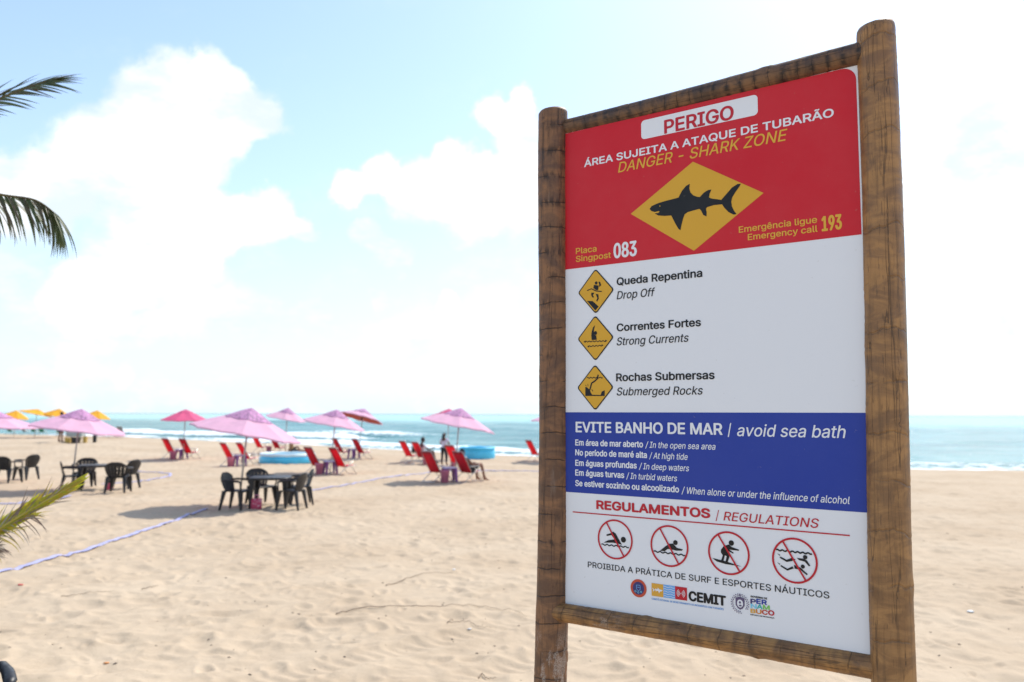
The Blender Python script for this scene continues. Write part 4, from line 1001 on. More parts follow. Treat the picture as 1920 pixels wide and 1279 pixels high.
b0 = make_bin(); GB = 'rose waste baskets by the red chairs'
for i, (x, y, lab) in enumerate(((-2.12, 25.75, 'rose basket below the left big red chair beside the sign'), (-6.90, 29.0, 'rose basket below the red chair right of the left pool'),
                                 (-11.62, 33.4, 'rose basket below the red chair left of the left pool'), (-15.95, 38.0, 'rose basket below the left chair under the hot pink umbrella'),
                                 (-13.0, 43.2, 'rose basket beyond the left pool, beneath the largest canopy'), (-3.72, 35.0, 'rose basket below the chair of the person in white'))):
    t = b0 if i == 0 else copy_tree(b0); t.location = (x, y, gz(x, y)); t.scale = (1.02, 1.02, 1.02); tag(t, lab, 'basket', GB)

# ------------------------------------------------------------------ paddling pools
def pool(x, y, r, h, lab, wallm, rimm):
    o = empty('paddling_pool', (x, y, gz(x, y)), 0, lab, 'paddling pool', 'blue paddling pools on the sand')
    n = 56
    rows = [[(rr * math.cos(2 * math.pi * k / n), rr * math.sin(2 * math.pi * k / n), z + .006 * math.sin(k * 1.7)) for rr, z in ((r * 1.02, 0), (r * 1.05, h * .3), (r * 1.03, h * .7), (r * .985, h * .92), (r * .93, h * .9), (r * .95, .03))] for k in range(n)]
    mb = MB(); mb.grid(rows, closed_u=True); mb.build('pool_wall', wallm, o, True)
    tr = .075; rows = []
    for k in range(n):
        a = 2 * math.pi * k / n; rows.append([((r * .97 + tr * math.cos(b)) * math.cos(a), (r * .97 + tr * math.cos(b)) * math.sin(a), h + tr * math.sin(b) + .008 * math.sin(k * 1.1)) for b in [2 * math.pi * q / 10 for q in range(11)]])
    mb = MB(); mb.grid(rows, closed_u=True); mb.build('inflated_rim', rimm, o, True)
    mb = MB(); mb.poly([(r * .94 * math.cos(2 * math.pi * k / n), r * .94 * math.sin(2 * math.pi * k / n), h * .72) for k in range(n)]); mb.build('water', M_POOLWATER, o)
pool(-10.1, 36.4, 1.18, .36, 'low round blue paddling pool with a pale rim beneath the largest canopy', M_POOL, M_POOLW)
pool(-1.72, 40.3, .86, .50, 'bright blue paddling pool beside the sign, behind the big red chairs', M_POOL, M_POOL)

# ------------------------------------------------------------------ vendor spot, far left
def open_box(name, x, y, w, d, h, m, lab, cat, lid=None, z=0.0, rz=10):
    o = empty(name, (x, y, gz(x, y) + z), R(rz), lab, cat)
    mb = MB(); mb.taper((0, 0, 0), (0, 0, h), (w * .9, d * .9), (w, d)); mb.build('box_body', m, o, bevel=.01)
    mb = MB(); mb.box((0, 0, h + .02), (w * 1.04, d * 1.04, .045)); mb.build('lid', lid or m, o, bevel=.01)
    mb = MB(); mb.tube([(-w * .52, 0, h * .7), (-w * .58, 0, h * .95), (w * .58, 0, h * .95), (w * .52, 0, h * .7)] if False else [(-w * .25, 0, h + .04), (-w * .2, 0, h + .09), (w * .2, 0, h + .09), (w * .25, 0, h + .04)], .012, 6); mb.build('handle', M_BLACKP, o)
    return o
M_WICK = mat('ochre_crate', (.52, .34, .08), .7, var=.2)
M_GREYC = mat('grey_green_cloth', (.42, .45, .42), .85, var=.25, vscale=3)
M_LEAFP = mat('green_coconut_husk', (.20, .30, .07), .6, var=.3, vscale=6)
VX, VY = -26.3, 48.6
o = empty('vendor_table', (VX, VY, gz(VX, VY)), R(5), 'vendor table draped in grey green cloth behind a pink umbrella', 'table')
mb = MB(); P = []
for k in range(32):
    a = 2 * math.pi * k / 32; q = (abs(math.cos(a)) ** 6 + abs(math.sin(a)) ** 6) ** (-1 / 6); wv = 1 + .03 * math.sin(k * 2.3)
    P.append([(.02 * math.cos(a), .02 * math.sin(a), .74), (.46 * q * math.cos(a), .33 * q * math.sin(a), .74), (.475 * q * math.cos(a), .345 * q * math.sin(a), .72), (.48 * wv * q * math.cos(a), .35 * wv * q * math.sin(a), .34 + .03 * math.sin(k * 1.3))])
mb.grid(P, closed_u=True); mb.build('cloth', M_GREYC, o, True)
for sx in (-1, 1):
    for sy in (-1, 1):
        mb = MB(); mb.tube([(sx * .42, sy * .30, 0), (sx * .40, sy * .28, .735)], .018, 8); mb.build('leg', M_WICK, o)
for k in range(4):
    h = empty('coconut', (VX - .24 + .16 * k, VY + .08 * math.sin(k * 2.1), gz(VX, VY) + .74), 0, 'green coconut heaped on the grey green vendor table', 'coconut', 'green coconuts on the vendor table')
    rows = [[(.075 * math.sin(b) * math.cos(a), .075 * math.sin(b) * math.sin(a), .085 - .088 * math.cos(b)) for b in [math.pi * q / 7 for q in range(8)]] for a in [2 * math.pi * p / 10 for p in range(10)]]
    mb = MB(); mb.grid(rows, closed_u=True); mb.build('husk', M_LEAFP, h, True)
    mb = MB(); mb.tube([(0, 0, .16), (0, 0, .18)], [.012, .008], 6); mb.build('stem', M_WICK, h)
open_box('cooler_box', -25.75, 47.6, .42, .34, .30, M_BLACKP, 'black cooler box in front of the vendor table', 'cooler box')
open_box('crate', -26.25, 47.7, .30, .30, .26, M_WICK, 'ochre crate left of the black cooler box', 'crate')
open_box('crate', -25.35, 47.9, .20, .24, .32, M_WICK, 'narrow ochre crate right of the black cooler box', 'crate')
open_box('cooler_box', -25.3, 48.9, .18, .22, .38, M_BLACKP, 'tall narrow black cooler box beside the umbrella pole', 'cooler box')

# ------------------------------------------------------------------ people
def skin_body(name, J, E, m, parent, lv=2):
    """J: {name: (xyz, radius)}; E: list of joint name pairs; one continuous surface"""
    names = list(J); me = bpy.data.meshes.new(name)
    me.from_pydata([J[n][0] for n in names], [(names.index(a), names.index(b)) for a, b in E], [])
    o = bpy.data.objects.new(name, me); col.objects.link(o); o.parent = parent
    md = o.modifiers.new('skin', 'SKIN'); md.use_smooth_shade = True
    for i, n in enumerate(names):
        r = J[n][1]; sv = me.skin_vertices[0].data[i]; sv.radius = (r, r) if not isinstance(r, tuple) else r
        sv.use_root = (i == 0)
    s = o.modifiers.new('sub', 'SUBSURF'); s.levels = lv; s.render_levels = lv
    me.materials.append(m); return o
def add_hand(J, E, wrist, d, side):
    """palm, four fingers of different length and a thumb, slightly curled; d = hand direction, side = thumb direction"""
    w = Vector(J[wrist][0]); d = Vector(d).normalized(); s = Vector(side).normalized(); n = d.cross(s).normalized()
    p = wrist + '_palm'; J[p] = (tuple(w + d * .055), (.034, .018)); E.append((wrist, p))
    for k, (off, ln) in enumerate(((.026, .062), (.009, .072), (-.009, .067), (-.026, .052))):
        a, b, c = [f'{wrist}_f{k}{q}' for q in 'abc']
        base = w + d * .090 + s * off
        J[a] = (tuple(base), .0105); J[b] = (tuple(base + d * ln * .5 + n * .006), .009); J[c] = (tuple(base + d * ln * .85 + n * .022), .0075)
        E += [(p, a), (a, b), (b, c)]
    a, b = wrist + '_ta', wrist + '_tb'
    J[a] = (tuple(w + d * .045 + s * .044), .0115); J[b] = (tuple(w + d * .085 + s * .062 + n * .01), .009); E += [(p, a), (a, b)]
def head_parts(parent, c, yaw, skin, hair, long_hair=False, pitch=0.0):
    """head mesh with brow, nose, lips, ears; c = centre of skull, yaw = direction faced (deg clockwise from +Y)"""
    M = Matrix.Translation(c) @ Matrix.Rotation(R(-yaw), 4, 'Z') @ Matrix.Rotation(R(pitch), 4, 'X')
    nu, nv = 28, 20; P = []
    for i in range(nu):
        a = 2 * math.pi * i / nu; row = []
        for j in range(nv + 1):
            b = math.pi * j / nv; x, y, z = math.sin(b) * math.sin(a), math.sin(b) * math.cos(a), math.cos(b)
            jaw = max(0, -z); X = x * .076 * (1 - .30 * jaw ** 1.5); Y = y * .096 * (1 - .12 * jaw) + .012 * jaw; Z = z * .118
            if y > 0:
                Y += .020 * math.exp(-((x / .22) ** 2) - ((z + .18) / .20) ** 2) + .006 * math.exp(-((x / .3) ** 2) - ((z + .55) / .10) ** 2)
                Y -= .008 * math.exp(-(((abs(x) - .42) / .2) ** 2) - ((z - .02) / .12) ** 2)
            row.append(M @ Vector((X, Y, Z)))
        P.append(row)
    mb = MB(); mb.grid(P, closed_u=True)
    mb.build('head', skin, parent, True)
    for s in (-1, 1):
        rows = [[M @ Vector((s * (.074 + .010 * math.sin(b)), -.004 + .016 * math.cos(a) * math.sin(b) * 1.0, -.008 + .030 * math.cos(b))) for b in [math.pi * q / 6 for q in range(7)]] for a in [2 * math.pi * p / 8 for p in range(8)]]
        mb = MB(); mb.grid(rows, closed_u=True); mb.build('ear', skin, parent, True)
        rows = [[M @ Vector((s * .031 + .011 * math.sin(b) * math.sin(a), .082 + .008 * math.sin(b) * math.cos(a), .004 + .007 * math.cos(b))) for b in [math.pi * q / 6 for q in range(7)]] for a in [2 * math.pi * p / 8 for p in range(8)]]
        mb = MB(); mb.grid(rows, closed_u=True); mb.build('eye', M_WHITE, parent, True)
    mb = MB(); mb.tube([M @ Vector((x, .101 - abs(x) * .25, -.062)) for x in (-.026, -.01, .01, .026)], [.003, .006, .006, .003], 6); mb.build('mouth', M_LIP, parent, True)
    P = []
    for i in range(nu):
        a = 2 * math.pi * i / nu; row = []; front = max(0, math.cos(a)); lim = math.pi * (.62 - .34 * front ** .5)
        for j in range(10):
            b = lim * j / 9; x, y, z = math.sin(b) * math.sin(a), math.sin(b) * math.cos(a), math.cos(b)
            row.append(M @ Vector((x * .086, y * .106 - .004, z * .128 + .002)))
        P.append(row)
    mb = MB(); mb.grid(P, closed_u=True)
    if long_hair:
        mb.tube([M @ Vector(p) for p in ((0, -.06, .05), (0, -.105, -.03), (0, -.115, -.14), (0, -.11, -.26), (0, -.10, -.36))], [.06, .075, .07, .055, .02], 12)
    mb.build('hair', hair, parent, True)
M_LIP = mat('lip', (.18, .05, .045), .5)
def person(x, y, face, pose, skin, top, bottom, lab, long_hair=False, z=0.0, longpants=True, s=1.0):
    """joint heights in metres, local +Y is the way the figure faces"""
    o = empty('person', (x, y, gz(x, y) + z), R(-face), lab, 'person'); o.scale = (s, s, s)
    J, E = {}, []
    p = pose
    J['pelvis'] = (p['pelvis'], (.135, .105)); J['waist'] = (p['waist'], (.115, .085)); J['chest'] = (p['chest'], (.145, .10)); J['neckb'] = (p['neckb'], (.075, .06)); J['neck'] = (p['neck'], .050)
    E += [('pelvis', 'waist'), ('waist', 'chest'), ('chest', 'neckb'), ('neckb', 'neck')]
    hd = Vector(p['head']); J['skull'] = (tuple(Vector(p['neck']) * .4 + hd * .6), .045); E.append(('neck', 'skull'))
    for sd, sg in (('l', -1), ('r', 1)):
        for jn, rad, pr in (('sh', .062, 'chest'), ('el', .040, None), ('wr', .026, None)): J[jn + sd] = (p[jn + sd], rad)
        E += [('chest', 'sh' + sd), ('sh' + sd, 'el' + sd), ('el' + sd, 'wr' + sd)]
        d = Vector(p['wr' + sd]) - Vector(p['el' + sd]); dn = d.normalized()
        side = Vector((-sg, 0, .1)) - dn * Vector((-sg, 0, .1)).dot(dn)
        add_hand(J, E, 'wr' + sd, dn, side)
        for jn, rad in (('hip', .095), ('kn', .058), ('an', .040)): J[jn + sd] = (p[jn + sd], rad)
        an = Vector(p['an' + sd]); fd = Vector(p.get('foot' + sd, (0, 1, -.12))).normalized()
        J['heel' + sd] = (tuple(an + Vector((0, -.02, -.055))), .034); J['ball' + sd] = (tuple(an + fd * .13 + Vector((0, 0, -.035))), (.042, .024)); J['toe' + sd] = (tuple(an + fd * .20 + Vector((0, 0, -.042))), (.034, .016))
        E += [('pelvis', 'hip' + sd), ('hip' + sd, 'kn' + sd), ('kn' + sd, 'an' + sd), ('an' + sd, 'heel' + sd), ('an' + sd, 'ball' + sd), ('ball' + sd, 'toe' + sd)]
    skin_body('body', J, E, skin, o, 1)
    g = .018
    def fat(n, k=g):
        r = J[n][1]; return (J[n][0], (r[0] + k, r[1] + k) if isinstance(r, tuple) else r + k)
    if top:
        S = {n: fat(n) for n in ('waist', 'chest', 'shl', 'shr')}; S['pelvis'] = fat('pelvis', .012)
        for sd in 'lr': S['slv' + sd] = (tuple(Vector(p['sh' + sd]) * .45 + Vector(p['el' + sd]) * .55), .062)
        skin_body('shirt', S, [('waist', 'pelvis'), ('waist', 'chest'), ('chest', 'shl'), ('chest', 'shr'), ('shl', 'slvl'), ('shr', 'slvr')], top, o, 1)
    if bottom:
        S = {'pelvis': fat('pelvis', .022)}; EE = []
        for sd in 'lr':
            S['hip' + sd] = fat('hip' + sd, .020)
            if longpants: S['kn' + sd] = fat('kn' + sd, .020); S['anp' + sd] = (tuple(Vector(p['kn' + sd]) * .12 + Vector(p['an' + sd]) * .88), .060); EE += [('pelvis', 'hip' + sd), ('hip' + sd, 'kn' + sd), ('kn' + sd, 'anp' + sd)]
            else: S['knp' + sd] = (tuple(Vector(p['hip' + sd]) * .2 + Vector(p['kn' + sd]) * .8), .085); EE += [('pelvis', 'hip' + sd), ('hip' + sd, 'knp' + sd)]
        skin_body('trousers' if longpants else 'shorts', S, EE, bottom, o, 1)
    head_parts(o, p['head'], p.get('yaw', 0), skin, M_HAIR, long_hair, p.get('pitch', 0))
    return o
STAND = dict(pelvis=(0, 0, .93), waist=(0, .0, 1.08), chest=(0, .0, 1.30), neckb=(0, -.01, 1.43), neck=(0, .0, 1.50), head=(0, .02, 1.62),
             shl=(-.18, 0, 1.38), shr=(.18, 0, 1.38), ell=(-.25, .02, 1.11), elr=(.27, -.02, 1.11), wrl=(-.24, .12, .88), wrr=(.25, .10, .88),
             hipl=(-.09, 0, .88), hipr=(.09, 0, .88), knl=(-.12, .03, .49), knr=(.13, .0, .49), anl=(-.14, .0, .085), anr=(.16, -.03, .085))
SIT = dict(pelvis=(0, 0, .50), waist=(0, .01, .64), chest=(0, .03, .85), neckb=(0, .03, .98), neck=(0, .045, 1.05), head=(0, .07, 1.17),
           shl=(-.18, .03, .93), shr=(.18, .03, .93), ell=(-.25, .06, .67), elr=(.25, .08, .67), wrl=(-.17, .27, .60), wrr=(.17, .29, .62),
           hipl=(-.10, .04, .49), hipr=(.10, .04, .49), knl=(-.15, .44, .50), knr=(.14, .46, .50), anl=(-.15, .45, .085), anr=(.15, .49, .085))
RECL = dict(pelvis=(0, -.10, .40), waist=(0, -.17, .50), chest=(0, -.32, .67), neckb=(0, -.41, .79), neck=(0, -.42, .84), head=(0, -.41, .94), pitch=10,
            shl=(-.18, -.36, .74), shr=(.18, -.36, .74), ell=(-.27, -.22, .56), elr=(.27, -.20, .56), wrl=(-.28, .02, .555), wrr=(.28, .02, .555),
            hipl=(-.10, -.06, .42), hipr=(.10, -.06, .42), knl=(-.13, .29, .60), knr=(.13, .31, .58), anl=(-.13, .38, .09), anr=(.14, .46, .085))
st = dict(STAND); st.update(ell=(-.27, .10, 1.12), elr=(.27, .10, 1.12), wrl=(-.15, .32, 1.10), wrr=(.16, .32, 1.08), yaw=8, pitch=-12)
person(-2.92, 34.9, 20, st, M_SKIN, M_WSHIRT, M_BPANTS, 'woman with long black hair standing with her back turned in pale shirt and black trousers', long_hair=True, s=.80)
t = copy_tree(b0); t.location = (-2.45, 34.1, gz(-2.45, 34.1)); t.scale = (1.1, 1.1, 1.2); tag(t, 'rose basket right of the woman in black trousers', 'basket', GB)
rc = dict(RECL); rc.update(wrr=(.24, .22, .70), elr=(.25, -.03, .62), pitch=0, chest=(0, -.20, .74), neckb=(0, -.21, .87), neck=(0, -.19, .94), head=(0, -.14, 1.06), shl=(-.18, -.20, .82), shr=(.18, -.20, .82))
person(-3.80, 35.6, 48, rc, M_SKIN2, M_WHITE, M_BPANTS, 'person in white top leaning forward in a red beach chair', longpants=False)
person(-1.30, 26.2, 44, RECL, M_SKIN, None, M_BPANTS, 'bather reclining in the big red chair, mostly hidden by its back', longpants=False)
sb = dict(SIT); 
sb.update({k: (v[0], v[1], v[2] - .33) for k, v in SIT.items() if isinstance(v, tuple)})
sb.update(knl=(-.2, .38, .42), anl=(-.16, .62, .085), knr=(.16, .50, .22), anr=(.20, .95, .085), wrl=(-.2, .33, .36), wrr=(.3, -.12, .07), elr=(.30, -.08, .33), yaw=-10)
person(-11.75, 42.9, 62, sb, M_SKIN, M_OLIVE, M_BPANTS, 'sunbather in ochre top sitting on the sand with one leg out', longpants=False)
person(-27.0, 48.2, 25, STAND, M_SKIN, M_BLUES, M_BLUES, 'man standing in blue shorts left of the vendor table', longpants=False, s=1.05)
# black bag hung on a chair back
def shoulder_bag():
    o = empty('shoulder_bag', (-4.37, 36.05, gz(-4.4, 36.1)), R(-50), 'black shoulder bag hanging over the back of a red chair', 'bag')
    rows = []
    for k in range(20):
        a = 2 * math.pi * k / 20; rows.append([(.14 * math.cos(a) * w, -.02 + .05 * math.sin(a) * w, z) for w, z in ((.15, .44), (.9, .45), (1.08, .55), (.95, .70), (.6, .74), (.1, .745))])
    mb = MB(); mb.grid(rows, closed_u=True); mb.build('bag_body', M_BPANTS, o, True)
    mb = MB(); mb.tube([(-.10, -.02, .73), (-.11, -.12, .90), (-.1, -.35, .985), (.1, -.35, .985), (.11, -.12, .90), (.10, -.02, .73)], .012, 6); mb.build('strap', M_BPANTS, o)
shoulder_bag()
# magenta towel over the chair behind
# ------------------------------------------------------------------ boundary tapes and litter on the sand
def smooth_path(pts, n=14):
    out = []
    P = [Vector((*p, 0)) for p in pts]
    for i in range(len(P) - 1):
        p0, p1, p2, p3 = P[max(i - 1, 0)], P[i], P[i + 1], P[min(i + 2, len(P) - 1)]
        for k in range(n):
            t = k / n; out.append(.5 * ((2 * p1) + (p2 - p0) * t + (2 * p0 - 5 * p1 + 4 * p2 - p3) * t * t + (3 * p1 - p0 - 3 * p2 + p3) * t ** 3))
    out.append(P[-1]); return out
def sz(x, y): return gz(x, y) + float(sand_relief(np.array([x]), np.array([y]))[0])
def tape(pts, w, lab, h=.012):
    path = smooth_path(pts); P = []
    L = 0
    for i, p in enumerate(path):
        t = (path[min(i + 1, len(path) - 1)] - path[max(i - 1, 0)]).normalized(); nrm = Vector((-t.y, t.x, 0))
        ww = w * (.8 + .35 * (vnoise(np.array([i * .4]), np.array([3.0]), 12)[0] + .5)); z = sz(p.x, p.y) + .018
        tw = .6 * float(vnoise(np.array([i * .3]), np.array([8.0]), 13)[0])
        row = []
        for k in range(9):
            a = 2 * math.pi * k / 8
            row.append((p.x + nrm.x * math.cos(a) * ww / 2, p.y + nrm.y * math.cos(a) * ww / 2, z + math.sin(a) * h + math.cos(a) * tw * .008))
        P.append(row)
    mb = MB(); mb.grid(P); o = mb.build('boundary_tape', M_TAPE, None, True)
    return tag(o, lab, 'tape', 'lilac boundary tapes lying on the sand')
tape([(-7.10, 10.4), (-7.02, 11.23), (-6.88, 12.24), (-6.76, 13.62), (-6.88, 15.99), (-6.96, 18.55)], .09, 'long lilac tape running from the left edge to the nearest black table')
tape([(-13.4, 19.0), (-12.19, 19.35), (-11.78, 19.94), (-11.40, 20.96)], .11, 'short lilac tape on the sand in front of the second black table')
tape([(-14.72, 31.04), (-13.07, 29.99), (-12.05, 28.6), (-11.88, 27.2), (-11.9, 25.6), (-12.6, 24.9)], .09, 'lilac tape curling on the sand right of the second black table')
tape([(-5.63, 22.88), (-4.77, 25.92), (-3.76, 28.62), (-2.07, 31.2), (.33, 31.0), (3.0, 31.4)], .085, 'lilac tape crossing the sand behind the nearest chairs toward the sign')
def twig(pts, r, lab, group=None):
    path = smooth_path(pts, 8); n = len(path)
    q = [(p.x, p.y, sz(p.x, p.y) + .006 + .012 * abs(math.sin(i * .9))) for i, p in enumerate(path)]
    mb = MB(); mb.tube(q, [.72 * r * (1 - .75 * i / n) for i in range(n)], 6)
    return tag(mb.build('twig', M_TWIG, None, True), lab, 'twig', group)
twig([(-1.92, 9.02), (-1.80, 9.14), (-1.31, 9.22), (-.80, 9.26), (-.30, 9.33), (.18, 8.85)], .0085, 'longest dry twig lying across the sand left of the sign')
twig([(-1.60, 10.45), (-1.40, 10.8), (-1.19, 11.12), (-.80, 11.30)], .009, 'shorter dry twig on the sand above the longest one')
twig([(-.62, 8.75), (-.66, 8.55), (-.50, 8.62), (-.36, 8.45), (-.20, 8.40)], .006, 'thin hooked twig right below the longest twig')
twig([(-.27, 6.90), (-.245, 6.985), (-.20, 6.90), (-.12, 6.84)], .007, 'bent twig at the bottom edge beside the left post')
twig([(-5.35, 9.75), (-5.20, 9.85), (-5.02, 9.98), (-4.85, 10.0)], .006, 'thin twig on the sand at lower left')
twig([(-4.60, 10.2), (-4.52, 10.34), (-4.50, 10.45)], .008, 'short dark stub of twig at lower left')
M_LITW = mat('white_litter', (.80, .80, .78), .6); M_LITR = mat('red_litter', (.60, .06, .05), .6); M_LITO = mat('orange_litter', (.70, .28, .08), .6); M_LITD = mat('dark_debris', (.07, .05, .04), .9)
def litter(x, y, s, m, lab, cat, seed, name):
    rs = random.Random(seed); P = []
    for i in range(8):
        a = 2 * math.pi * i / 8; P.append([(x + s * math.cos(a) * f * (1 + .4 * rs.random()), y + s * .6 * math.sin(a) * f * (1 + .4 * rs.random()), sz(x, y) + .004 + zz * s * (.7 + .6 * rs.random())) for f, zz in ((.05, .32), (.6, .34), (1, .14), (.9, .0))])
    mb = MB(); mb.grid(P, closed_u=True); return tag(mb.build(name, m, None, True, solid=.003), lab, cat)
litter(5.18, 9.26, .035, M_LITW, 'white scrap of litter on the sand right of the sign', 'litter', 1, 'litter_scrap')
litter(-6.20, 10.35, .03, M_LITR, 'red scrap of litter at lower left below the tape', 'litter', 2, 'litter_scrap')
litter(-.80, 11.45, .02, M_LITW, 'white scrap beside the shorter twig', 'litter', 3, 'litter_scrap')
litter(-3.55, 7.25, .02, M_LITO, 'orange scrap on the sand near the bottom edge', 'litter', 4, 'litter_scrap')
litter(-.42, 8.35, .018, M_LITW, 'white shell fragment beside the hooked twig', 'shell', 5, 'shell_fragment')
rs = random.Random(5); mb = MB()
for k in range(420):
    r = 5.5 + 12 * rs.random() ** 1.3; a = R(-40 + 80 * rs.random()); x, y = r * math.sin(a), r * math.cos(a); s = .005 + .011 * rs.random() ** 2; z = sz(x, y)
    b = len(mb.v); an = rs.random() * 3.14
    for q in range(4): mb.v.append((x + s * 1.6 * math.cos(an + q * 1.57) * (1 if q % 2 else .45), y + s * 1.6 * math.sin(an + q * 1.57) * (1 if q % 2 else .45), z + .002))
    mb.v.append((x, y, z + s * .7)); mb.f += [(b, b + 1, b + 4), (b + 1, b + 2, b + 4), (b + 2, b + 3, b + 4), (b + 3, b, b + 4)]
tag(mb.build('beach_debris', M_LITD), None, None, None, 'stuff')

# ------------------------------------------------------------------ palms
def leaf_mat(name, c1, c2, transl=.25):
    m = mat(name, c1, .5, transl=0); t = NT(m.node_tree); b = t.n['Principled BSDF']
    tc = t.new('ShaderNodeTexCoord'); n = t.noise(tc.outputs['Object'], 6, 5, .6)
    c = t.mix(t.maprange(n.outputs[0], .35, .65), c1, c2); t.put(b.inputs['Base Color'], c)
    tr = t.new('ShaderNodeBsdfTranslucent'); t.l.new(c, tr.inputs[0]); mx = t.new('ShaderNodeMixShader'); mx.inputs[0].default_value = transl
    t.l.new(b.outputs[0], mx.inputs[1]); t.l.new(tr.outputs[0], mx.inputs[2]); t.l.new(mx.outputs[0], t.n['Material Output'].inputs[0]); return m
M_LEAF = leaf_mat('palm_leaf', (.055, .085, .022), (.11, .125, .04), .3)
M_LEAFB = leaf_mat('browned_palm_leaf', (.13, .09, .045), (.09, .085, .035), .2)
M_YLEAF = leaf_mat('yellow_green_leaf', (.27, .38, .02), (.60, .50, .03), .3)
M_YTIP = leaf_mat('yellow_leaf', (.50, .34, .03), (.35, .33, .04), .3)
M_DRY = leaf_mat('dry_brown_leaf', (.17, .115, .09), (.26, .20, .16), .15)
M_PALE = leaf_mat('bleached_leaf', (.46, .43, .37), (.34, .31, .27), .2)
M_RACH = mat('frond_stem', (.12, .09, .03), .6, var=.3)
M_YRACH = mat('yellow_frond_stem', (.42, .36, .06), .5, var=.2)
M_BARK = mat('palm_bark', (.16, .13, .10), .9, var=.35, vscale=5, bump=.8, bscale=14)
def leaflet_mesh(L, w, droop, fold, m, nseg=9, twist=0.0, seed=0):
    """blade along +X, drooping towards -Z, folded along its midrib"""
    rs = random.Random(seed); P = []; x = z = 0.0; a = 0.0; wob = rs.uniform(-.5, .5)
    for i in range(nseg + 1):
        t = i / nseg; ww = w * (min(1, t * 6 + .35)) * (1 - t ** 2.2) + .0012
        yy = .04 * L * wob * t * t; tw = twist * t
        P.append([(x, yy - ww * math.cos(fold + tw), z + ww * math.sin(fold)), (x, yy, z), (x, yy + ww * math.cos(fold - tw), z + ww * math.sin(fold))])
        a = droop * t ** 1.2; x += L / nseg * math.cos(a); z -= L / nseg * math.sin(a)
    mb = MB(); mb.grid(P); return mb.mesh('leaflet', m, True)
def bez(pts, n):
    p = smooth_path([(q[0], q[1]) for q in pts], n); zz = smooth_path([(q[2], 0) for q in pts], n)
    return [Vector((a.x, a.y, b.x)) for a, b in zip(p, zz)]
def frond(palm, pts, r0, n_leaf, length, ang_fn, mats, name_label=None, w=.014, droop=1.0, rach=None, seed=1, down=.4, start=.15, lenf=None, joined=False, sides=(-1, 1), roll=0.0):
    rs = random.Random(seed)
    path = bez(pts, 12); N = len(path)
    mb = MB(); mb.tube(path, [r0 * (1 - .85 * i / N) for i in range(N)], 8); fr = mb.build('frond', rach or M_RACH, palm, True)
    if name_label: fr['label'] = name_label
    cache = {}; J = MB()
    for k in range(n_leaf):
        t = start + (1 - start) * k / (n_leaf - 1); f = t * (N - 1); i = min(int(f), N - 2); p = path[i].lerp(path[i + 1], f - i)
        tan = (path[i + 1] - path[i]).normalized(); up = Vector((0, 0, 1)); s_ = tan.cross(up).normalized(); n_ = s_.cross(tan); side = s_ * math.cos(R(roll)) + n_ * math.sin(R(roll)); nup = n_ * math.cos(R(roll)) - s_ * math.sin(R(roll))
        for s in sides:
            if rs.random() < .04: continue
            ang = R(ang_fn(t) + rs.uniform(-7, 7)); L = length * (lenf(t) if lenf else (1.0 if t < .6 else 1.15 - .65 * (t - .6) / .4)) * rs.uniform(.82, 1.08)
            d = (tan * math.cos(ang) + (side * s * .8 + nup * .35) * math.sin(ang)); d = (d - up * down * rs.uniform(.7, 1.3)).normalized()
            v = rs.randrange(3); mi = rs.choice(mats); key = (v, mi.name, int(t * 4))
            if key not in cache: cache[key] = leaflet_mesh(1.0, w / max(length, .1), droop * (.8 + .25 * v), .35, mi, 9, rs.uniform(-.6, .6), v + 3 * int(t * 4))
            nr = up if roll == 0 else nup; zax = (nr - d * nr.dot(d)).normalized() if abs(d.dot(nr)) < .98 else side; yax = zax.cross(d)
            M = Matrix((d, yax, zax)).transposed().to_4x4() @ Matrix.Diagonal((L, L, L, 1)); M.translation = p
            if joined:
                me = cache[key]; b = len(J.v); J.v += [tuple(M @ vv.co) for vv in me.vertices]; J.f += [tuple(b + q for q in pl.vertices) for pl in me.polygons]
            else:
                o = bpy.data.objects.new('leaflet', cache[key]); col.objects.link(o); o.parent = fr; o.matrix_local = M
    if joined: tag(J.build('leaflets', mats[0], fr), None, None, None, 'stuff')
    return fr
def trunk(palm, p0, p1, r0, r1, seed):
    n = 26; pts = []
    rows = []
    for k in range(20):
        a = 2 * math.pi * k / 20; row = []
        for i in range(n * 4 + 1):
            t = i / (n * 4); c = Vector(p0).lerp(Vector(p1), t) + Vector((.08 * math.sin(t * 3), 0, 0)); r = r0 + (r1 - r0) * t; r *= 1 + .05 * (1 - (t * n) % 1) + .01 * math.sin(k * 2.1 + i)
            row.append((c.x + r * math.cos(a), c.y + r * math.sin(a), c.z))
        rows.append(row)
    mb = MB(); mb.grid(rows, closed_u=True); return mb.build('trunk', M_BARK, palm, True)
A = empty('coconut_palm', (-6.35, 6.4, 0), 0, 'coconut palm off to the left whose two frond tips reach into the sky', 'palm tree')
A.location = (0, 0, 0); PA = Vector((-6.3, 6.35, 4.05))
A.location = (-6.3, 6.35, 0)
def loc(*p): return tuple(Vector(p) - Vector((-6.3, 6.35, 0)))
trunk(A, (.25, .2, -.2), (0, 0, 4.05), .16, .10, 1)
frond(A, [loc(-6.3, 6.35, 4.0), loc(-5.4, 6.2, 4.12), loc(-4.5, 6.05, 4.36), loc(-4.10, 6.0, 4.56), loc(-3.78, 6.0, 4.70), loc(-3.62, 6.0, 4.755)], .022, 48, .46, lambda t: 46 - 28 * t, [M_LEAF, M_LEAF, M_LEAFB], 'upper frond pointing up and right', w=.014, droop=.35, seed=4, down=.30, lenf=lambda t: 1.1 - .45 * t, roll=-60)
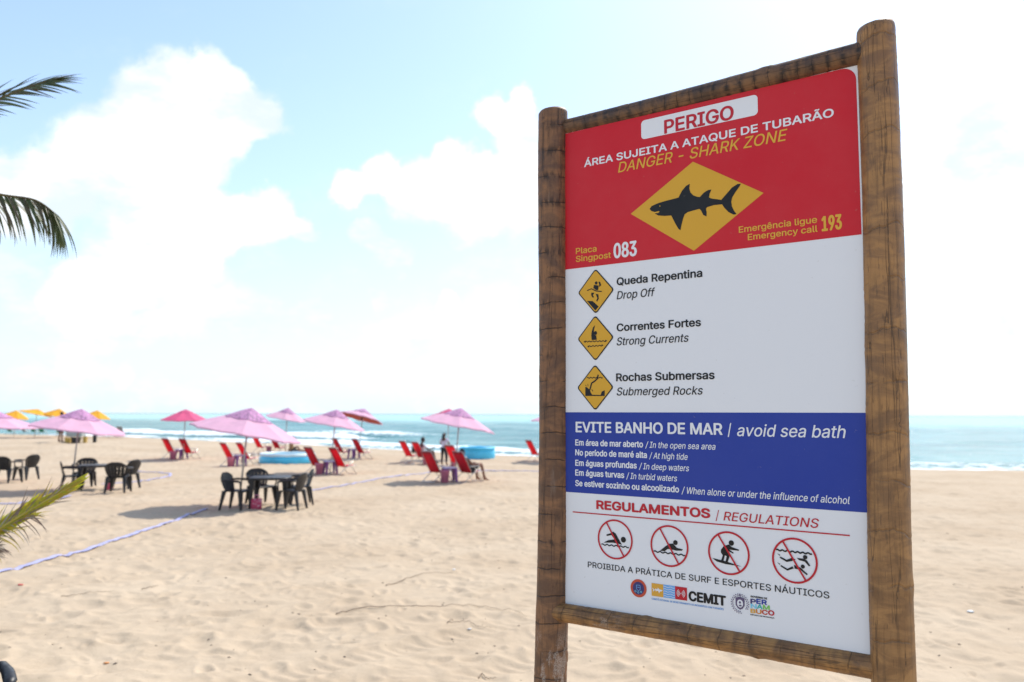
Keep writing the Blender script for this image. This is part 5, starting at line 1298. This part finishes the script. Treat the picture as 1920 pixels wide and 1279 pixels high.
frond(A, [loc(-6.3, 6.35, 3.95), loc(-5.4, 6.2, 4.03), loc(-4.5, 6.05, 3.99), loc(-3.95, 6.0, 3.865), loc(-3.66, 6.0, 3.82), loc(-3.50, 6.0, 3.72)], .020, 54, .50, lambda t: 68 - 52 * t, [M_LEAF, M_LEAF, M_LEAF, M_LEAFB], 'lower frond with leaflets hanging straight down', w=.015, droop=.85, seed=9, down=.95, roll=-25, lenf=lambda t: 1.05 - .30 * t)
for k, (dx, dy, z1, z2) in enumerate(((-1.5, 1.6, 1.0, .2), (-2.1, -.4, .9, .1), (-.6, -1.9, .7, -.1), (-.3, 2.2, .9, .3), (-1.3, -1.5, 1.3, .9))):
    frond(A, [(0, 0, 4.0), (dx * .35, dy * .35, 4.0 + z1 * .6), (dx * .75, dy * .75, 4.0 + z1 * .7), (dx * 1.1, dy * 1.1, 4.0 + z2)], .022, 40, .5, lambda t: 60 - 30 * t, [M_LEAF], w=.016, droop=.8, seed=20 + k, down=.7, joined=True)
B = empty('young_palm', (-4.75, 5.85, 0), 0, 'young palm at the left edge with a yellow green spear and dry fronds', 'palm tree')
def lb(*p): return tuple(Vector(p) - Vector((-4.75, 5.85, 0)))
trunk(B, (0, 0, -.15), (0, 0, .62), .11, .07, 2)
# the folded spear: blades pressed together along the stem
sp = [lb(-4.75, 5.85, .55), lb(-4.25, 5.95, 1.02), lb(-3.86, 6.0, 1.29), lb(-3.56, 6.0, 1.48), lb(-3.27, 6.0, 1.65)]
f3 = frond(B, sp, .016, 34, .50, lambda t: 12 - 5 * t, [M_YLEAF, M_YLEAF, M_YLEAF, M_YTIP], 'half folded yellow green young frond', w=.044, droop=.04, rach=M_YRACH, seed=5, down=.0, lenf=lambda t: 1.0 - .62 * t, roll=78)
frond(B, sp[:4] + [lb(-3.36, 6.0, 1.60)], .004, 26, .44, lambda t: 27 + 12 * math.sin(t * 40), [M_DRY, M_DRY, M_PALE, M_YTIP], 'dry split leaf ends above the young frond', w=.0085, droop=.25, rach=M_YRACH, seed=6, down=-.05, lenf=lambda t: .95 - .55 * t, start=.35, roll=70)
frond(B, [Vector(q) - Vector((0, 0, .02)) for q in sp[:4]], .004, 18, .36, lambda t: 32, [M_PALE, M_YTIP, M_DRY], 'bleached threads hanging below the young frond', w=.008, droop=.9, rach=M_YRACH, seed=8, down=.75, lenf=lambda t: .9 - .3 * t, start=.5, roll=70)
frond(B, [lb(-4.75, 5.85, .55), lb(-4.35, 5.9, 1.02), lb(-4.02, 6.0, 1.16), lb(-3.80, 6.0, 1.20)], .008, 28, .30, lambda t: 24, [M_DRY, M_DRY, M_PALE], 'grey dry frond tip curling at the left edge', w=.010, droop=1.0, rach=M_DRY, seed=12, down=-.08, start=.4, roll=60)
frond(B, [lb(-4.75, 5.85, .55), lb(-4.35, 5.9, .86), lb(-4.05, 6.0, .94), lb(-3.85, 6.0, .95)], .006, 14, .22, lambda t: 26, [M_DRY, M_PALE], 'small dry frond tip below the grey one', w=.009, droop=1.3, rach=M_DRY, seed=13, down=-.05, start=.5, roll=60)
for k, (dx, dy, z1) in enumerate(((-1.0, .9, .7), (-1.1, -.5, .6), (-.3, -1.2, .6), (-.2, 1.3, .8))):
    frond(B, [(0, 0, .6), (dx * .35, dy * .35, .6 + z1 * .7), (dx * .8, dy * .8, .6 + z1), (dx * 1.2, dy * 1.2, .5 + z1 * .9)], .014, 26, .4, lambda t: 50 - 20 * t, [M_YLEAF], w=.014, droop=.6, seed=40 + k, down=.4, joined=True)
